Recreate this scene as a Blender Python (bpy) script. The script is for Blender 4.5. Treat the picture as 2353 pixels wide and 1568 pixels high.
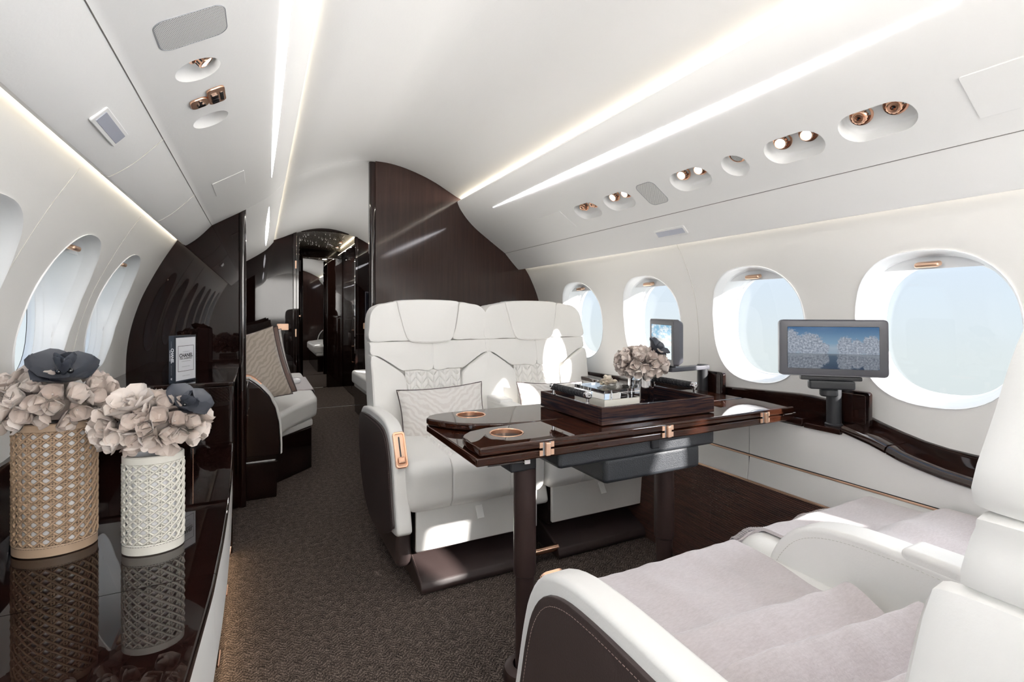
import bpy, bmesh, math, random
from mathutils import Vector, Matrix, noise
for _o in list(bpy.data.objects): bpy.data.objects.remove(_o)
SC = bpy.context.scene
COL = SC.collection
R = random.Random(7)
PI = math.pi

# ---------------------------------------------------------------- camera, sky, sun, exposure
cam = bpy.data.cameras.new('camera'); cam_o = bpy.data.objects.new('camera', cam); COL.objects.link(cam_o)
cam_o.location = (0, 0, 1.02)
cam_o.rotation_euler = (PI/2, 0, -math.atan2(578.5, 1150))
cam.sensor_width = 36; cam.lens = 36*1150/2353
cam.shift_y = -(784-716)/2353
cam.clip_start = .02
SC.camera = cam_o

W = bpy.data.worlds.new('sky'); SC.world = W; W.use_nodes = True
_n = W.node_tree.nodes; _l = W.node_tree.links; _n.clear()
_out = _n.new('ShaderNodeOutputWorld'); _bg = _n.new('ShaderNodeBackground')
_tc = _n.new('ShaderNodeTexCoord'); _sep = _n.new('ShaderNodeSeparateXYZ'); _rp = _n.new('ShaderNodeValToRGB')
_mr = _n.new('ShaderNodeMapRange'); _mr.inputs[1].default_value = -.5; _mr.inputs[2].default_value = .7
_l.new(_tc.outputs['Generated'], _sep.inputs[0]); _l.new(_sep.outputs[2], _mr.inputs[0]); _l.new(_mr.outputs[0], _rp.inputs[0])
_e = _rp.color_ramp.elements
_e[0].position = 0; _e[0].color = (.62, .70, .66, 1)
_e[1].position = 1; _e[1].color = (.45, .68, .95, 1)
_x = _e.new(.36); _x.color = (.76, .84, .84, 1)
_x = _e.new(.50); _x.color = (.72, .85, .98, 1)
_l.new(_rp.outputs[0], _bg.inputs[0]); _bg.inputs[1].default_value = .80
_l.new(_bg.outputs[0], _out.inputs[0])

sun = bpy.data.lights.new('sun', 'SUN'); sun_o = bpy.data.objects.new('sun', sun); COL.objects.link(sun_o)
sun_o.rotation_euler = Vector((-1.0, 1.42, -.70)).to_track_quat('-Z', 'Y').to_euler()
sun_o.location = (3, -2, 3)
sun.energy = 16.0; sun.angle = .025; sun.color = (1, .96, .90)

SC.view_settings.view_transform = 'Standard'; SC.view_settings.look = 'None'
SC.view_settings.exposure = 0.43; SC.view_settings.gamma = 1.0; SC.view_settings.use_curve_mapping = False
STRIP = 10.0      # valance diffusers
COVE = 7.0      # cove strips
SC.cycles.max_bounces = 10; SC.cycles.diffuse_bounces = 6; SC.cycles.glossy_bounces = 5
SC.cycles.transmission_bounces = 6; SC.cycles.transparent_max_bounces = 12
SC.cycles.sample_clamp_indirect = 6.0
SC.cycles.caustics_reflective = False; SC.cycles.caustics_refractive = False
SC.cycles.use_denoising = True

def area(name, loc, rot, sx, sy, power, col):
    l = bpy.data.lights.new(name, 'AREA'); l.shape = 'RECTANGLE'; l.size = sx; l.size_y = sy; l.energy = power; l.color = col
    o = bpy.data.objects.new(name, l); COL.objects.link(o); o.location = loc; o.rotation_euler = rot; return o
for _x, _s, _z in ((1.146,-1,1.7175), (.078,1,1.7315)):
    for _y0, _y1 in ((-1.85, 2.94), (3.02, 5.55)):
        _o = area('cove_lamp', (_x, (_y0+_y1)/2, _z), (0,0,0), .007, _y1-_y0, (2.7 if _s < 0 else 1.45)*(_y1-_y0), (1, .97, .92))
        _o.rotation_euler = Matrix(((0,0,-_s),(0,1,0),(_s,0,0))).to_euler(); _o.rotation_euler.rotate_axis('Y', math.radians(-14*_s)*0)
for _i, (_x, _y) in enumerate(((.86,6.3),(.88,6.75),(.50,6.2))): area('corridor_lamp', (_x,_y,1.80), (0,0,0), .05, .05, 2.5, (1,.95,.88))
area('daylight_right', (2.15, -.60, 1.05), (0, PI/2, 0), .7, 1.6, 100, (.90, .95, 1))
area('forward_fill_light', (.45, -1.34, 1.30), (PI/2, 0, PI), 1.1, .9, 42, (1, .98, .96))  # added fill lamp behind the camera, stands for no known fixture
area('daylight_left', (-1.0, -.60, 1.05), (0, -PI/2, 0), .7, 1.6, 14, (.90, .95, 1))

# ---------------------------------------------------------------- materials
def _nodes(m): return m.node_tree.nodes, m.node_tree.links
def mat(name, base=(.8,.8,.8), rough=.5, metal=0, coat=0, coat_rough=.03, spec=.5, bump=None, emit=None, estr=0, sheen=0, alpha=None):
    m = bpy.data.materials.new(name); m.use_nodes = True
    n, l = _nodes(m); b = n['Principled BSDF']
    b.inputs['Base Color'].default_value = (*base, 1); b.inputs['Roughness'].default_value = rough
    b.inputs['Metallic'].default_value = metal; b.inputs['Coat Weight'].default_value = coat
    b.inputs['Coat Roughness'].default_value = coat_rough; b.inputs['Specular IOR Level'].default_value = spec
    b.inputs['Sheen Weight'].default_value = sheen
    if emit: b.inputs['Emission Color'].default_value = (*emit, 1); b.inputs['Emission Strength'].default_value = estr
    if bump:
        sc, st, di = bump
        t = n.new('ShaderNodeTexNoise'); t.inputs['Scale'].default_value = sc; t.inputs['Detail'].default_value = 5
        tc = n.new('ShaderNodeTexCoord'); l.new(tc.outputs['Object'], t.inputs['Vector'])
        bp = n.new('ShaderNodeBump'); bp.inputs['Strength'].default_value = st; bp.inputs['Distance'].default_value = di
        l.new(t.outputs['Fac'], bp.inputs['Height']); l.new(bp.outputs[0], b.inputs['Normal'])
    return m
def noise_mix(m, c1, c2, scale=(1,1,1), nscale=10, detail=6, dist=0, lo=.35, hi=.65, coord='Object', rough=.6):
    n, l = _nodes(m); b = n['Principled BSDF']
    tc = n.new('ShaderNodeTexCoord'); mp = n.new('ShaderNodeMapping'); mp.inputs['Scale'].default_value = scale
    t = n.new('ShaderNodeTexNoise'); t.inputs['Scale'].default_value = nscale; t.inputs['Detail'].default_value = detail
    t.inputs['Distortion'].default_value = dist; t.inputs['Roughness'].default_value = rough
    r = n.new('ShaderNodeValToRGB'); r.color_ramp.elements[0].position = lo; r.color_ramp.elements[1].position = hi
    r.color_ramp.elements[0].color = (*c1, 1); r.color_ramp.elements[1].color = (*c2, 1)
    l.new(tc.outputs[coord], mp.inputs[0]); l.new(mp.outputs[0], t.inputs['Vector']); l.new(t.outputs['Fac'], r.inputs[0])
    l.new(r.outputs[0], b.inputs['Base Color'])
    return m, t, r
M = {}
M['leather'] = mat('white_leather', (.835,.825,.80), .42, bump=(260,.12,.002))
M['liner'] = mat('cream_wall_covering', (.86,.85,.828), .6, bump=(120,.10,.002))
M['ceil'] = mat('cream_headliner', (.865,.86,.85), .7, bump=(150,.10,.002))
M['panel'] = mat('white_side_panel', (.83,.82,.80), .45, bump=(150,.06,.002))
M['reveal'] = mat('white_window_plastic', (.86,.87,.88), .3)
M['brown'] = mat('brown_leather', (.038,.025,.0235), .5, bump=(300,.2,.002))
M['bronze'] = mat('bronze_painted_metal', (.052,.032,.029), .38, metal=.3)
M['black'] = mat('black_plastic', (.018,.019,.022), .5)
M['gasket'] = mat('dark_gasket', (.02,.018,.017), .6)
M['tray_black'] = mat('black_textured_housing', (.028,.031,.036), .42, bump=(500,.6,.002))
M['grey'] = mat('grey_bezel', (.060,.060,.072), .42)
M['gold'] = mat('rose_gold_metal', (.86,.52,.36), .24, metal=1)
M['gold_satin'] = mat('satin_rose_gold', (.83,.56,.40), .4, metal=.9)
M['chrome'] = mat('polished_chrome', (.86,.86,.87), .06, metal=1)
M['handle'] = mat('black_braided_leather', (.012,.012,.014), .45)
M['cream'] = mat('cream_lacquer', (.66,.63,.56), .5)
M['petal'] = mat('taupe_paper_petal', (.56,.48,.435), .5)
M['petal2'] = mat('pale_taupe_paper_petal', (.68,.61,.565), .45)
M['dpetal'] = mat('charcoal_paper_petal', (.045,.05,.065), .5)
M['cpetal'] = mat('cream_leather_petal', (.66,.59,.50), .45)
M['vase_tan'] = mat('tan_leather_cane', (.34,.235,.155), .5)
M['vase_tan_band'] = mat('tan_leather_band', (.40,.29,.205), .45, bump=(200,.1,.002))
M['vase_white'] = mat('ivory_leather_cane', (.62,.60,.54), .5)
M['vase_white_band'] = mat('ivory_leather_band', (.68,.66,.60), .45, bump=(200,.1,.002))
M['vase_core'] = mat('white_vase_liner', (.80,.80,.82), .3)
M['led'] = mat('cool_white_diffuser', (.9,.9,.9), .5, emit=(.97,.95,1.0), estr=STRIP)
M['cove'] = mat('warm_cove_strip', (.9,.9,.9), .5, emit=(1.0,.84,.58), estr=COVE)
M['wash'] = mat('warm_wall_wash_strip', (.9,.9,.9), .5, emit=(1.0,.91,.76), estr=5)
M['floor_led'] = mat('warm_floor_strip', (.9,.9,.9), .5, emit=(1.0,.72,.42), estr=16)
M['lens'] = mat('lit_reading_lens', (.9,.9,.9), .3, emit=(1,.97,.92), estr=2.5)
M['sign'] = mat('frosted_sign_lens', (.46,.48,.56), .25)
M['piping'] = mat('dark_piping', (.05,.035,.035), .6)
M['cocoa'] = mat('cocoa_pillow_fabric', (.20,.13,.11), .8, sheen=.3, bump=(90,.5,.004))
M['wine'] = mat('black_print', (.012,.012,.014), .5)
M['page'] = mat('white_cover_paper', (.74,.75,.79), .4)
M['print'] = mat('white_print', (.8,.8,.82), .5)
M['thinprint'] = mat('grey_print', (.30,.31,.33), .5)
M['cover'] = mat('navy_book_cloth', (.016,.022,.034), .35, coat=.4, coat_rough=.1)
M['corr'] = mat('grey_corridor_headliner', (.30,.29,.27), .25, coat=.5)
M['mirror'] = mat('mirror_glass', (.80,.80,.80), .01, metal=1)
M['tv'] = mat('dark_screen_glass', (.004,.006,.012), .06, coat=1)
M['white_stitch'] = mat('stitching_thread', (.60,.58,.54), .7)
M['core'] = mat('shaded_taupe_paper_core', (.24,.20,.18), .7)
M['joint'] = mat('grey_panel_joint', (.17,.16,.15), .8)  # plain grey of the thin joint lines
M['bead'] = mat('black_bead', (.01,.01,.012), .1, coat=1)
M['pearl'] = mat('pearl_bead', (.8,.78,.76), .2, coat=1)

# dark lacquered wood
def wood(name, c1, c2, sc, rough=.25, coat=1.0, cr=.02, ns=6, lo=.3, hi=.7):
    m = mat(name, c1, rough, coat=coat, coat_rough=cr, spec=.0)
    noise_mix(m, c1, c2, sc, ns, 8, .6, lo, hi)
    return m
M['wood_dark'] = wood('near_black_lacquered_wood', (.006,.0026,.0020), (.014,.0055,.0042), (9,9,.5), cr=.015)
M['wood_part'] = wood('black_brown_partition_wood', (.006,.0026,.0020), (.013,.0050,.0040), (9,9,.5), coat=.55, cr=.012)
M['wood_wall'] = wood('brown_satin_lacquered_wood', (.027,.0150,.0125), (.040,.0225,.0185), (14,14,.5), .3, .75, .07)
M['wood_table'] = wood('red_brown_lacquered_wood', (.013,.0045,.003), (.040,.013,.006), (1.2,14,26), cr=.015)
M['wood_ledge'] = wood('mahogany_lacquered_ledge', (.012,.005,.004), (.024,.010,.007), (10,3,10), cr=.02)
M['wood_tray'] = wood('ebony_striped_veneer', (.014,.012,.017), (.090,.042,.028), (1.6,1.6,45), .38, .3, .15, 5, .42, .72)

# carpet
def carpet():
    m = mat('brown_zigzag_carpet', (.05,.04,.035), .95, spec=.1)
    n, l = _nodes(m); b = n['Principled BSDF']
    tc = n.new('ShaderNodeTexCoord')
    n1 = n.new('ShaderNodeTexNoise'); n1.inputs['Scale'].default_value = 260; n1.inputs['Detail'].default_value = 3
    l.new(tc.outputs['Object'], n1.inputs['Vector'])
    # herringbone: wave distorted into short zigzags
    sp = n.new('ShaderNodeSeparateXYZ'); l.new(tc.outputs['Object'], sp.inputs[0])
    def mth(op, a, bb=None, c=None):
        q = n.new('ShaderNodeMath'); q.operation = op
        for i, v in enumerate((a, bb, c)):
            if v is None: continue
            if isinstance(v, (int, float)): q.inputs[i].default_value = v
            else: l.new(v, q.inputs[i])
        return q.outputs[0]
    n2 = n.new('ShaderNodeTexNoise'); n2.inputs['Scale'].default_value = 45; n2.inputs['Detail'].default_value = 4
    l.new(tc.outputs['Object'], n2.inputs['Vector'])
    pp = mth('PINGPONG', sp.outputs[0], .022)
    v = mth('ADD', mth('MULTIPLY', pp, .9), sp.outputs[1])
    v = mth('ADD', v, mth('MULTIPLY', n2.outputs['Fac'], .03))
    w = mth('SINE', mth('MULTIPLY', v, 2*PI/.013))
    hgt = mth('ADD', mth('MULTIPLY', w, .06), mth('ADD', mth('MULTIPLY', n1.outputs['Fac'], .75), mth('MULTIPLY', n2.outputs['Fac'], .25)))
    r = n.new('ShaderNodeValToRGB'); e = r.color_ramp.elements
    e[0].position = .33; e[0].color = (.011,.009,.008, 1); e[1].position = .70; e[1].color = (.28,.225,.195, 1)
    x = e.new(.52); x.color = (.090,.070,.060, 1)
    l.new(hgt, r.inputs[0]); l.new(r.outputs[0], b.inputs['Base Color'])
    bp = n.new('ShaderNodeBump'); bp.inputs['Strength'].default_value = .7; bp.inputs['Distance'].default_value = .004
    l.new(hgt, bp.inputs['Height']); l.new(bp.outputs[0], b.inputs['Normal'])
    return m
M['carpet'] = carpet()

def woven():
    m = mat('brown_woven_dado', (.03,.012,.01), .5)
    n, l = _nodes(m); b = n['Principled BSDF']
    tc = n.new('ShaderNodeTexCoord'); mp = n.new('ShaderNodeMapping'); mp.inputs['Scale'].default_value = (1,1,1)
    l.new(tc.outputs['Object'], mp.inputs[0])
    sp = n.new('ShaderNodeSeparateXYZ'); l.new(mp.outputs[0], sp.inputs[0])
    def mth(op, a, bb=None):
        q = n.new('ShaderNodeMath'); q.operation = op
        for i, v in enumerate((a, bb)):
            if v is None: continue
            if isinstance(v, (int, float)): q.inputs[i].default_value = v
            else: l.new(v, q.inputs[i])
        return q.outputs[0]
    sy = mth('SINE', mth('MULTIPLY', sp.outputs[1], 2*PI/.009)); sz = mth('SINE', mth('MULTIPLY', sp.outputs[2], 2*PI/.0065))
    pr = mth('MULTIPLY', sy, sz); ad = mth('ADD', mth('MULTIPLY', pr, .5), .5)
    nz = n.new('ShaderNodeTexNoise'); nz.inputs['Scale'].default_value = 8
    mp2 = n.new('ShaderNodeMapping'); mp2.inputs['Scale'].default_value = (1, 1.2, 26); l.new(tc.outputs['Object'], mp2.inputs[0]); l.new(mp2.outputs[0], nz.inputs['Vector'])
    f = mth('MULTIPLY', ad, mth('ADD', mth('MULTIPLY', nz.outputs['Fac'], 1.6), .0))
    r = n.new('ShaderNodeValToRGB'); e = r.color_ramp.elements
    e[0].position = .15; e[0].color = (.010,.006,.006,1); e[1].position = .95; e[1].color = (.21,.078,.048,1)
    l.new(f, r.inputs[0]); l.new(r.outputs[0], b.inputs['Base Color'])
    bp = n.new('ShaderNodeBump'); bp.inputs['Strength'].default_value = .8; bp.inputs['Distance'].default_value = .003
    l.new(ad, bp.inputs['Height']); l.new(bp.outputs[0], b.inputs['Normal'])
    return m
M['woven'] = woven()

def zebra(name, c1, c2):
    m = mat(name, c1, .6, sheen=.4)
    n, l = _nodes(m); b = n['Principled BSDF']
    tc = n.new('ShaderNodeTexCoord'); sp = n.new('ShaderNodeSeparateXYZ'); l.new(tc.outputs['Object'], sp.inputs[0])
    ab = n.new('ShaderNodeMath'); ab.operation = 'ABSOLUTE'; l.new(sp.outputs[0], ab.inputs[0])
    cb = n.new('ShaderNodeCombineXYZ'); l.new(ab.outputs[0], cb.inputs[0]); l.new(sp.outputs[2], cb.inputs[1])
    mp = n.new('ShaderNodeMapping'); mp.inputs['Rotation'].default_value = (0,0,.9); l.new(cb.outputs[0], mp.inputs[0])
    w = n.new('ShaderNodeTexWave'); w.inputs['Scale'].default_value = 13; w.inputs['Distortion'].default_value = 9
    w.inputs['Detail'].default_value = 2; w.inputs['Detail Scale'].default_value = 1.2
    l.new(mp.outputs[0], w.inputs['Vector'])
    r = n.new('ShaderNodeValToRGB'); e = r.color_ramp.elements
    e[0].position = .35; e[0].color = (*c1,1); e[1].position = .6; e[1].color = (*c2,1)
    l.new(w.outputs['Fac'], r.inputs[0]); l.new(r.outputs[0], b.inputs['Base Color'])
    bp = n.new('ShaderNodeBump'); bp.inputs['Strength'].default_value = .4; bp.inputs['Distance'].default_value = .003
    l.new(w.outputs['Fac'], bp.inputs['Height']); l.new(bp.outputs[0], b.inputs['Normal'])
    return m
M['zebra'] = zebra('beige_animal_stripe_fabric', (.64,.605,.58), (.72,.695,.67))
M['zebra2'] = zebra('taupe_animal_stripe_fabric', (.42,.36,.30), (.53,.465,.40))

def throw_mat():
    m = mat('lilac_grey_cashmere', (.56,.50,.51), .85, sheen=.5)
    noise_mix(m, (.49,.44,.447), (.575,.525,.535), (10,34,34), 9, 6, .2, .3, .7)
    n, l = _nodes(m); b = n['Principled BSDF']
    t = n.new('ShaderNodeTexNoise'); t.inputs['Scale'].default_value = 260; tc = n.new('ShaderNodeTexCoord'); l.new(tc.outputs['Object'], t.inputs['Vector'])
    bp = n.new('ShaderNodeBump'); bp.inputs['Strength'].default_value = .35; bp.inputs['Distance'].default_value = .002
    l.new(t.outputs['Fac'], bp.inputs['Height']); l.new(bp.outputs[0], b.inputs['Normal'])
    return m
M['throw'] = throw_mat()

def pane_mat():
    m = bpy.data.materials.new('window_pane_glass'); m.use_nodes = True; n, l = _nodes(m); n.clear()
    o = n.new('ShaderNodeOutputMaterial'); mx = n.new('ShaderNodeMixShader'); t = n.new('ShaderNodeBsdfTransparent'); g = n.new('ShaderNodeBsdfGlossy')
    g.inputs['Roughness'].default_value = .02; t.inputs[0].default_value = (.98,.98,.99,1); mx.inputs[0].default_value = .025
    l.new(t.outputs[0], mx.inputs[1]); l.new(g.outputs[0], mx.inputs[2]); l.new(mx.outputs[0], o.inputs[0]); return m
M['pane'] = pane_mat()
def acrylic_mat():
    m = bpy.data.materials.new('clear_acrylic'); m.use_nodes = True; n, l = _nodes(m); n.clear()
    o = n.new('ShaderNodeOutputMaterial'); g = n.new('ShaderNodeBsdfGlass'); g.inputs['IOR'].default_value = 1.45; g.inputs['Roughness'].default_value = 0
    l.new(g.outputs[0], o.inputs[0]); return m
M['acrylic'] = acrylic_mat()

def grille_mat():
    m = mat('perforated_speaker_mesh', (.5,.5,.49), .5, metal=0)
    n, l = _nodes(m); b = n['Principled BSDF']
    tc = n.new('ShaderNodeTexCoord'); sp = n.new('ShaderNodeSeparateXYZ'); l.new(tc.outputs['Object'], sp.inputs[0])
    def mth(op, a, bb=None):
        q = n.new('ShaderNodeMath'); q.operation = op
        for i, v in enumerate((a, bb)):
            if v is None: continue
            if isinstance(v, (int, float)): q.inputs[i].default_value = v
            else: l.new(v, q.inputs[i])
        return q.outputs[0]
    k = 2*PI/.0052
    a1 = mth('SINE', mth('MULTIPLY', sp.outputs[0], k)); a2 = mth('SINE', mth('MULTIPLY', sp.outputs[1], k))
    f = mth('GREATER_THAN', mth('MULTIPLY', a1, a2), .32)
    mx = n.new('ShaderNodeMix'); mx.data_type = 'RGBA'; l.new(f, mx.inputs[0]); mx.inputs[6].default_value = (.70,.70,.69,1); mx.inputs[7].default_value = (.12,.12,.12,1)
    l.new(mx.outputs[2], b.inputs['Base Color']); return m
M['grille'] = grille_mat()

def screen_mat(name, kind):
    m = bpy.data.materials.new(name); m.use_nodes = True; n, l = _nodes(m); b = n['Principled BSDF']
    tc = n.new('ShaderNodeTexCoord'); sp = n.new('ShaderNodeSeparateXYZ'); l.new(tc.outputs['UV'], sp.inputs[0])
    def mth(op, a, bb=None, c=None):
        q = n.new('ShaderNodeMath'); q.operation = op
        for i, v in enumerate((a, bb, c)):
            if v is None: continue
            if isinstance(v, (int, float)): q.inputs[i].default_value = v
            else: l.new(v, q.inputs[i])
        return q.outputs[0]
    def nz(scale, det, vec, dist=0):
        t = n.new('ShaderNodeTexNoise'); t.inputs['Scale'].default_value = scale; t.inputs['Detail'].default_value = det; t.inputs['Distortion'].default_value = dist
        t.inputs['Roughness'].default_value = .7
        l.new(vec, t.inputs['Vector']); return t.outputs['Fac']
    def mixc(f, a, bb):
        q = n.new('ShaderNodeMix'); q.data_type = 'RGBA'
        l.new(f, q.inputs[0])
        for i, v in ((6, a), (7, bb)):
            if isinstance(v, tuple): q.inputs[i].default_value = (*v, 1)
            else: l.new(v, q.inputs[i])
        return q.outputs[2]
    def ramp(f, els):
        r = n.new('ShaderNodeValToRGB'); e = r.color_ramp.elements
        e[0].position = els[0][0]; e[0].color = (*els[0][1],1); e[1].position = els[-1][0]; e[1].color = (*els[-1][1],1)
        for p, c in els[1:-1]: x = e.new(p); x.color = (*c,1)
        l.new(f, r.inputs[0]); return r.outputs[0]
    def smooth(f, a, bb):
        q = n.new('ShaderNodeMapRange'); q.interpolation_type = 'SMOOTHSTEP'; q.inputs[1].default_value = a; q.inputs[2].default_value = bb
        l.new(f, q.inputs[0]); return q.outputs[0]
    u, v = sp.outputs[0], sp.outputs[1]
    if kind == 'lake':
        # mirror the picture about its shore line so the trees reflect in the water
        hv = mth('ABSOLUTE', mth('SUBTRACT', v, .36))
        cb = n.new('ShaderNodeCombineXYZ'); l.new(mth('MULTIPLY', u, 2.1), cb.inputs[0]); l.new(hv, cb.inputs[1]); vec = cb.outputs[0]
        sky = ramp(v, [(0,(.03,.09,.17)),(.36,(.30,.40,.50)),(.5,(.36,.46,.56)),(.62,(.20,.36,.52)),(1,(.015,.12,.30))])
        water = ramp(v, [(0,(.02,.07,.15)),(.3,(.10,.18,.28)),(.36,(.30,.38,.46)),(1,(.3,.38,.46))])
        base = mixc(mth('GREATER_THAN', v, .36), water, sky)
        total = None; edge = nz(17, 8, vec)
        for (cu, ru, top) in ((.02,.13,.60),(.24,.17,.50),(.38,.09,.30),(.64,.10,.42),(.76,.08,.36),(.92,.12,.44)):
            du = mth('DIVIDE', mth('SUBTRACT', u, cu), ru); dv = mth('DIVIDE', mth('SUBTRACT', hv, top*.42), top*.58)
            d = mth('SQRT', mth('ADD', mth('MULTIPLY', du, du), mth('MULTIPLY', dv, dv)))
            d = mth('ADD', d, mth('MULTIPLY', mth('SUBTRACT', edge, .5), 1.3)); g = smooth(d, 1.02, .86)
            total = g if total is None else mth('MAXIMUM', total, g)
        br = nz(26, 8, vec, .6); mask = mth('MULTIPLY', total, smooth(br, .25, .36))
        tree = ramp(nz(22, 12, vec), [(.32,(.10,.13,.18)),(.5,(.33,.38,.46)),(.68,(.66,.72,.80))])
        dark = mixc(mth('GREATER_THAN', v, .36), (.6,.6,.6), (1,1,1))
        col = mixc(mask, base, tree)
        snow = mth('MULTIPLY', smooth(mth('ABSOLUTE', mth('SUBTRACT', v, mth('SUBTRACT', .37, mth('MULTIPLY', mth('ABSOLUTE', mth('SUBTRACT', u, .52)), .12)))), .045, .01), smooth(mth('ABSOLUTE', mth('SUBTRACT', u, .52)), .06, .18))
        col = mixc(mth('MULTIPLY', snow, .8), col, (.42,.48,.56))
        mu = n.new('ShaderNodeMix'); mu.data_type = 'RGBA'; mu.blend_type = 'MULTIPLY'; mu.inputs[0].default_value = 1; l.new(col, mu.inputs[6]); l.new(dark, mu.inputs[7]); col = mu.outputs[2]
        st = .55
    else:
        cb = n.new('ShaderNodeCombineXYZ'); l.new(u, cb.inputs[0]); l.new(mth('MULTIPLY', v, 1.7), cb.inputs[1]); vec = cb.outputs[0]
        cl = nz(5, 6, vec); sky = mixc(smooth(cl, .42, .62), (.10,.42,.68), (.82,.88,.90))
        cr = n.new('ShaderNodeTexVoronoi'); cr.feature = 'DISTANCE_TO_EDGE'; cr.inputs['Scale'].default_value = 7; l.new(vec, cr.inputs['Vector'])
        ice = mixc(smooth(cr.outputs['Distance'], .03, .0), (.12,.40,.52), (.75,.86,.88))
        snow = mixc(smooth(v, .36, .5), ice, (.72,.78,.78))
        cb2 = n.new('ShaderNodeCombineXYZ'); l.new(mth('MULTIPLY', u, 26), cb2.inputs[0]); hn = nz(1, 2, cb2.outputs[0])
        tl = mth('ADD', mth('ADD', .52, mth('MULTIPLY', hn, .17)), mth('MULTIPLY', u, -.06))
        tm = mth('MULTIPLY', mth('LESS_THAN', v, tl), mth('GREATER_THAN', v, .48))
        tree = ramp(nz(50, 4, vec), [(.3,(.07,.12,.16)),(.7,(.50,.55,.56))])
        col = mixc(mth('GREATER_THAN', v, .5), snow, sky); col = mixc(tm, col, tree); st = .62
    b.inputs['Base Color'].default_value = (.01,.01,.012,1); b.inputs['Roughness'].default_value = .12
    l.new(col, b.inputs['Emission Color']); b.inputs['Emission Strength'].default_value = st
    return m
M['lake'] = screen_mat('lit_screen_frosted_lake', 'lake')
M['ice'] = screen_mat('lit_screen_frozen_lake', 'ice')

# ---------------------------------------------------------------- helpers
def finish(bm, name, m, parent=None, ang=35, smooth=True, mw=None):
    me = bpy.data.meshes.new(name)
    bmesh.ops.recalc_face_normals(bm, faces=bm.faces)
    bm.to_mesh(me); bm.free()
    ms = m if isinstance(m, (list, tuple)) else [m]
    for k in ms: me.materials.append(M[k] if isinstance(k, str) else k)
    if smooth:
        me.shade_smooth(); me.set_sharp_from_angle(angle=math.radians(ang))
    o = bpy.data.objects.new(name, me); COL.objects.link(o)
    if parent is not None: o.parent = parent
    if smooth and ang <= 50 and len(me.polygons) < 6000:
        w_ = o.modifiers.new('weighted_normals', 'WEIGHTED_NORMAL'); w_.keep_sharp = True; w_.weight = 100
    return o
def tag(o, label=None, cat=None, group=None, kind=None):
    if label: o['label'] = label
    if cat: o['category'] = cat
    if group: o['group'] = group
    if kind: o['kind'] = kind
    return o
def thing(name, label, cat, loc=(0,0,0), rz=0, group=None, mw=None):
    o = bpy.data.objects.new(name, None); COL.objects.link(o); o.empty_display_size = .05
    if mw is not None: o.matrix_world = mw
    else: o.location = loc; o.rotation_euler = (0,0,rz)
    return tag(o, label, cat, group)
def struct(name, bm, m, label=None, ang=35):
    o = finish(bm, name, m, ang=ang); o['kind'] = 'structure'
    if label: o['label'] = label
    return o
def V(*a): return Vector(a)
def xf(bm, mtx): bmesh.ops.transform(bm, matrix=mtx, verts=bm.verts)
def box(x0,x1,y0,y1,z0,z1,bev=0,seg=2,bm=None):
    nb = bmesh.new()
    bmesh.ops.create_cube(nb, size=1, matrix=Matrix.Translation(((x0+x1)/2,(y0+y1)/2,(z0+z1)/2)) @ Matrix.Diagonal((x1-x0,y1-y0,z1-z0,1)))
    if bev > 0: bmesh.ops.bevel(nb, geom=list(nb.edges), offset=bev, segments=seg, profile=.5, affect='EDGES', clamp_overlap=True)
    if bm is None: return nb
    merge(bm, nb); return bm
def merge(bm, nb):
    me = bpy.data.meshes.new('tmp'); nb.to_mesh(me); nb.free(); bm.from_mesh(me); bpy.data.meshes.remove(me)
    return bm
def catmull(pts, k=6, closed=False):
    P = [Vector(p) for p in pts]; n = len(P); out = []
    for i in range(n if closed else n-1):
        p0 = P[(i-1) % n] if closed or i > 0 else P[0]*2-P[1]
        p1 = P[i]; p2 = P[(i+1) % n]; p3 = P[(i+2) % n] if closed or i < n-2 else P[-1]*2-P[-2]
        for j in range(k):
            t = j/k
            out.append(.5*((2*p1)+(p2-p0)*t+(2*p0-5*p1+4*p2-p3)*t*t+(3*p1-p0-3*p2+p3)*t**3))
    if not closed: out.append(P[-1].copy())
    return out
def loft(rings, closed=True, cap0=False, cap1=False, bm=None, loop=False):
    bm = bm or bmesh.new()
    vs = [[bm.verts.new(p) for p in r] for r in rings]
    n = len(rings[0]); pairs = list(zip(vs[:-1], vs[1:]))
    if loop: pairs.append((vs[-1], vs[0]))
    for a, b in pairs:
        for i in range(n if closed else n-1):
            j = (i+1) % n
            bm.faces.new((a[i], a[j], b[j], b[i]))
    if cap0: bm.faces.new(vs[0][::-1])
    if cap1: bm.faces.new(vs[-1])
    return bm
def prism(poly, axis, a, b, bev=0, seg=2, bm=None):
    """closed polygon of 2-D points extruded along axis ('x','y','z') from a to b"""
    def P(p, t):
        return {'x': (t, p[0], p[1]), 'y': (p[0], t, p[1]), 'z': (p[0], p[1], t)}[axis]
    nb = loft([[V(*P(p, a)) for p in poly], [V(*P(p, b)) for p in poly]], True, True, True)
    if bev > 0:
        bmesh.ops.recalc_face_normals(nb, faces=nb.faces)
        ed = [e for e in nb.edges if len(e.link_faces) == 2 and e.calc_face_angle(0) > .6]
        bmesh.ops.bevel(nb, geom=ed, offset=bev, segments=seg, profile=.5, affect='EDGES', clamp_overlap=True)
    if bm is None: return nb
    return merge(bm, nb)
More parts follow.
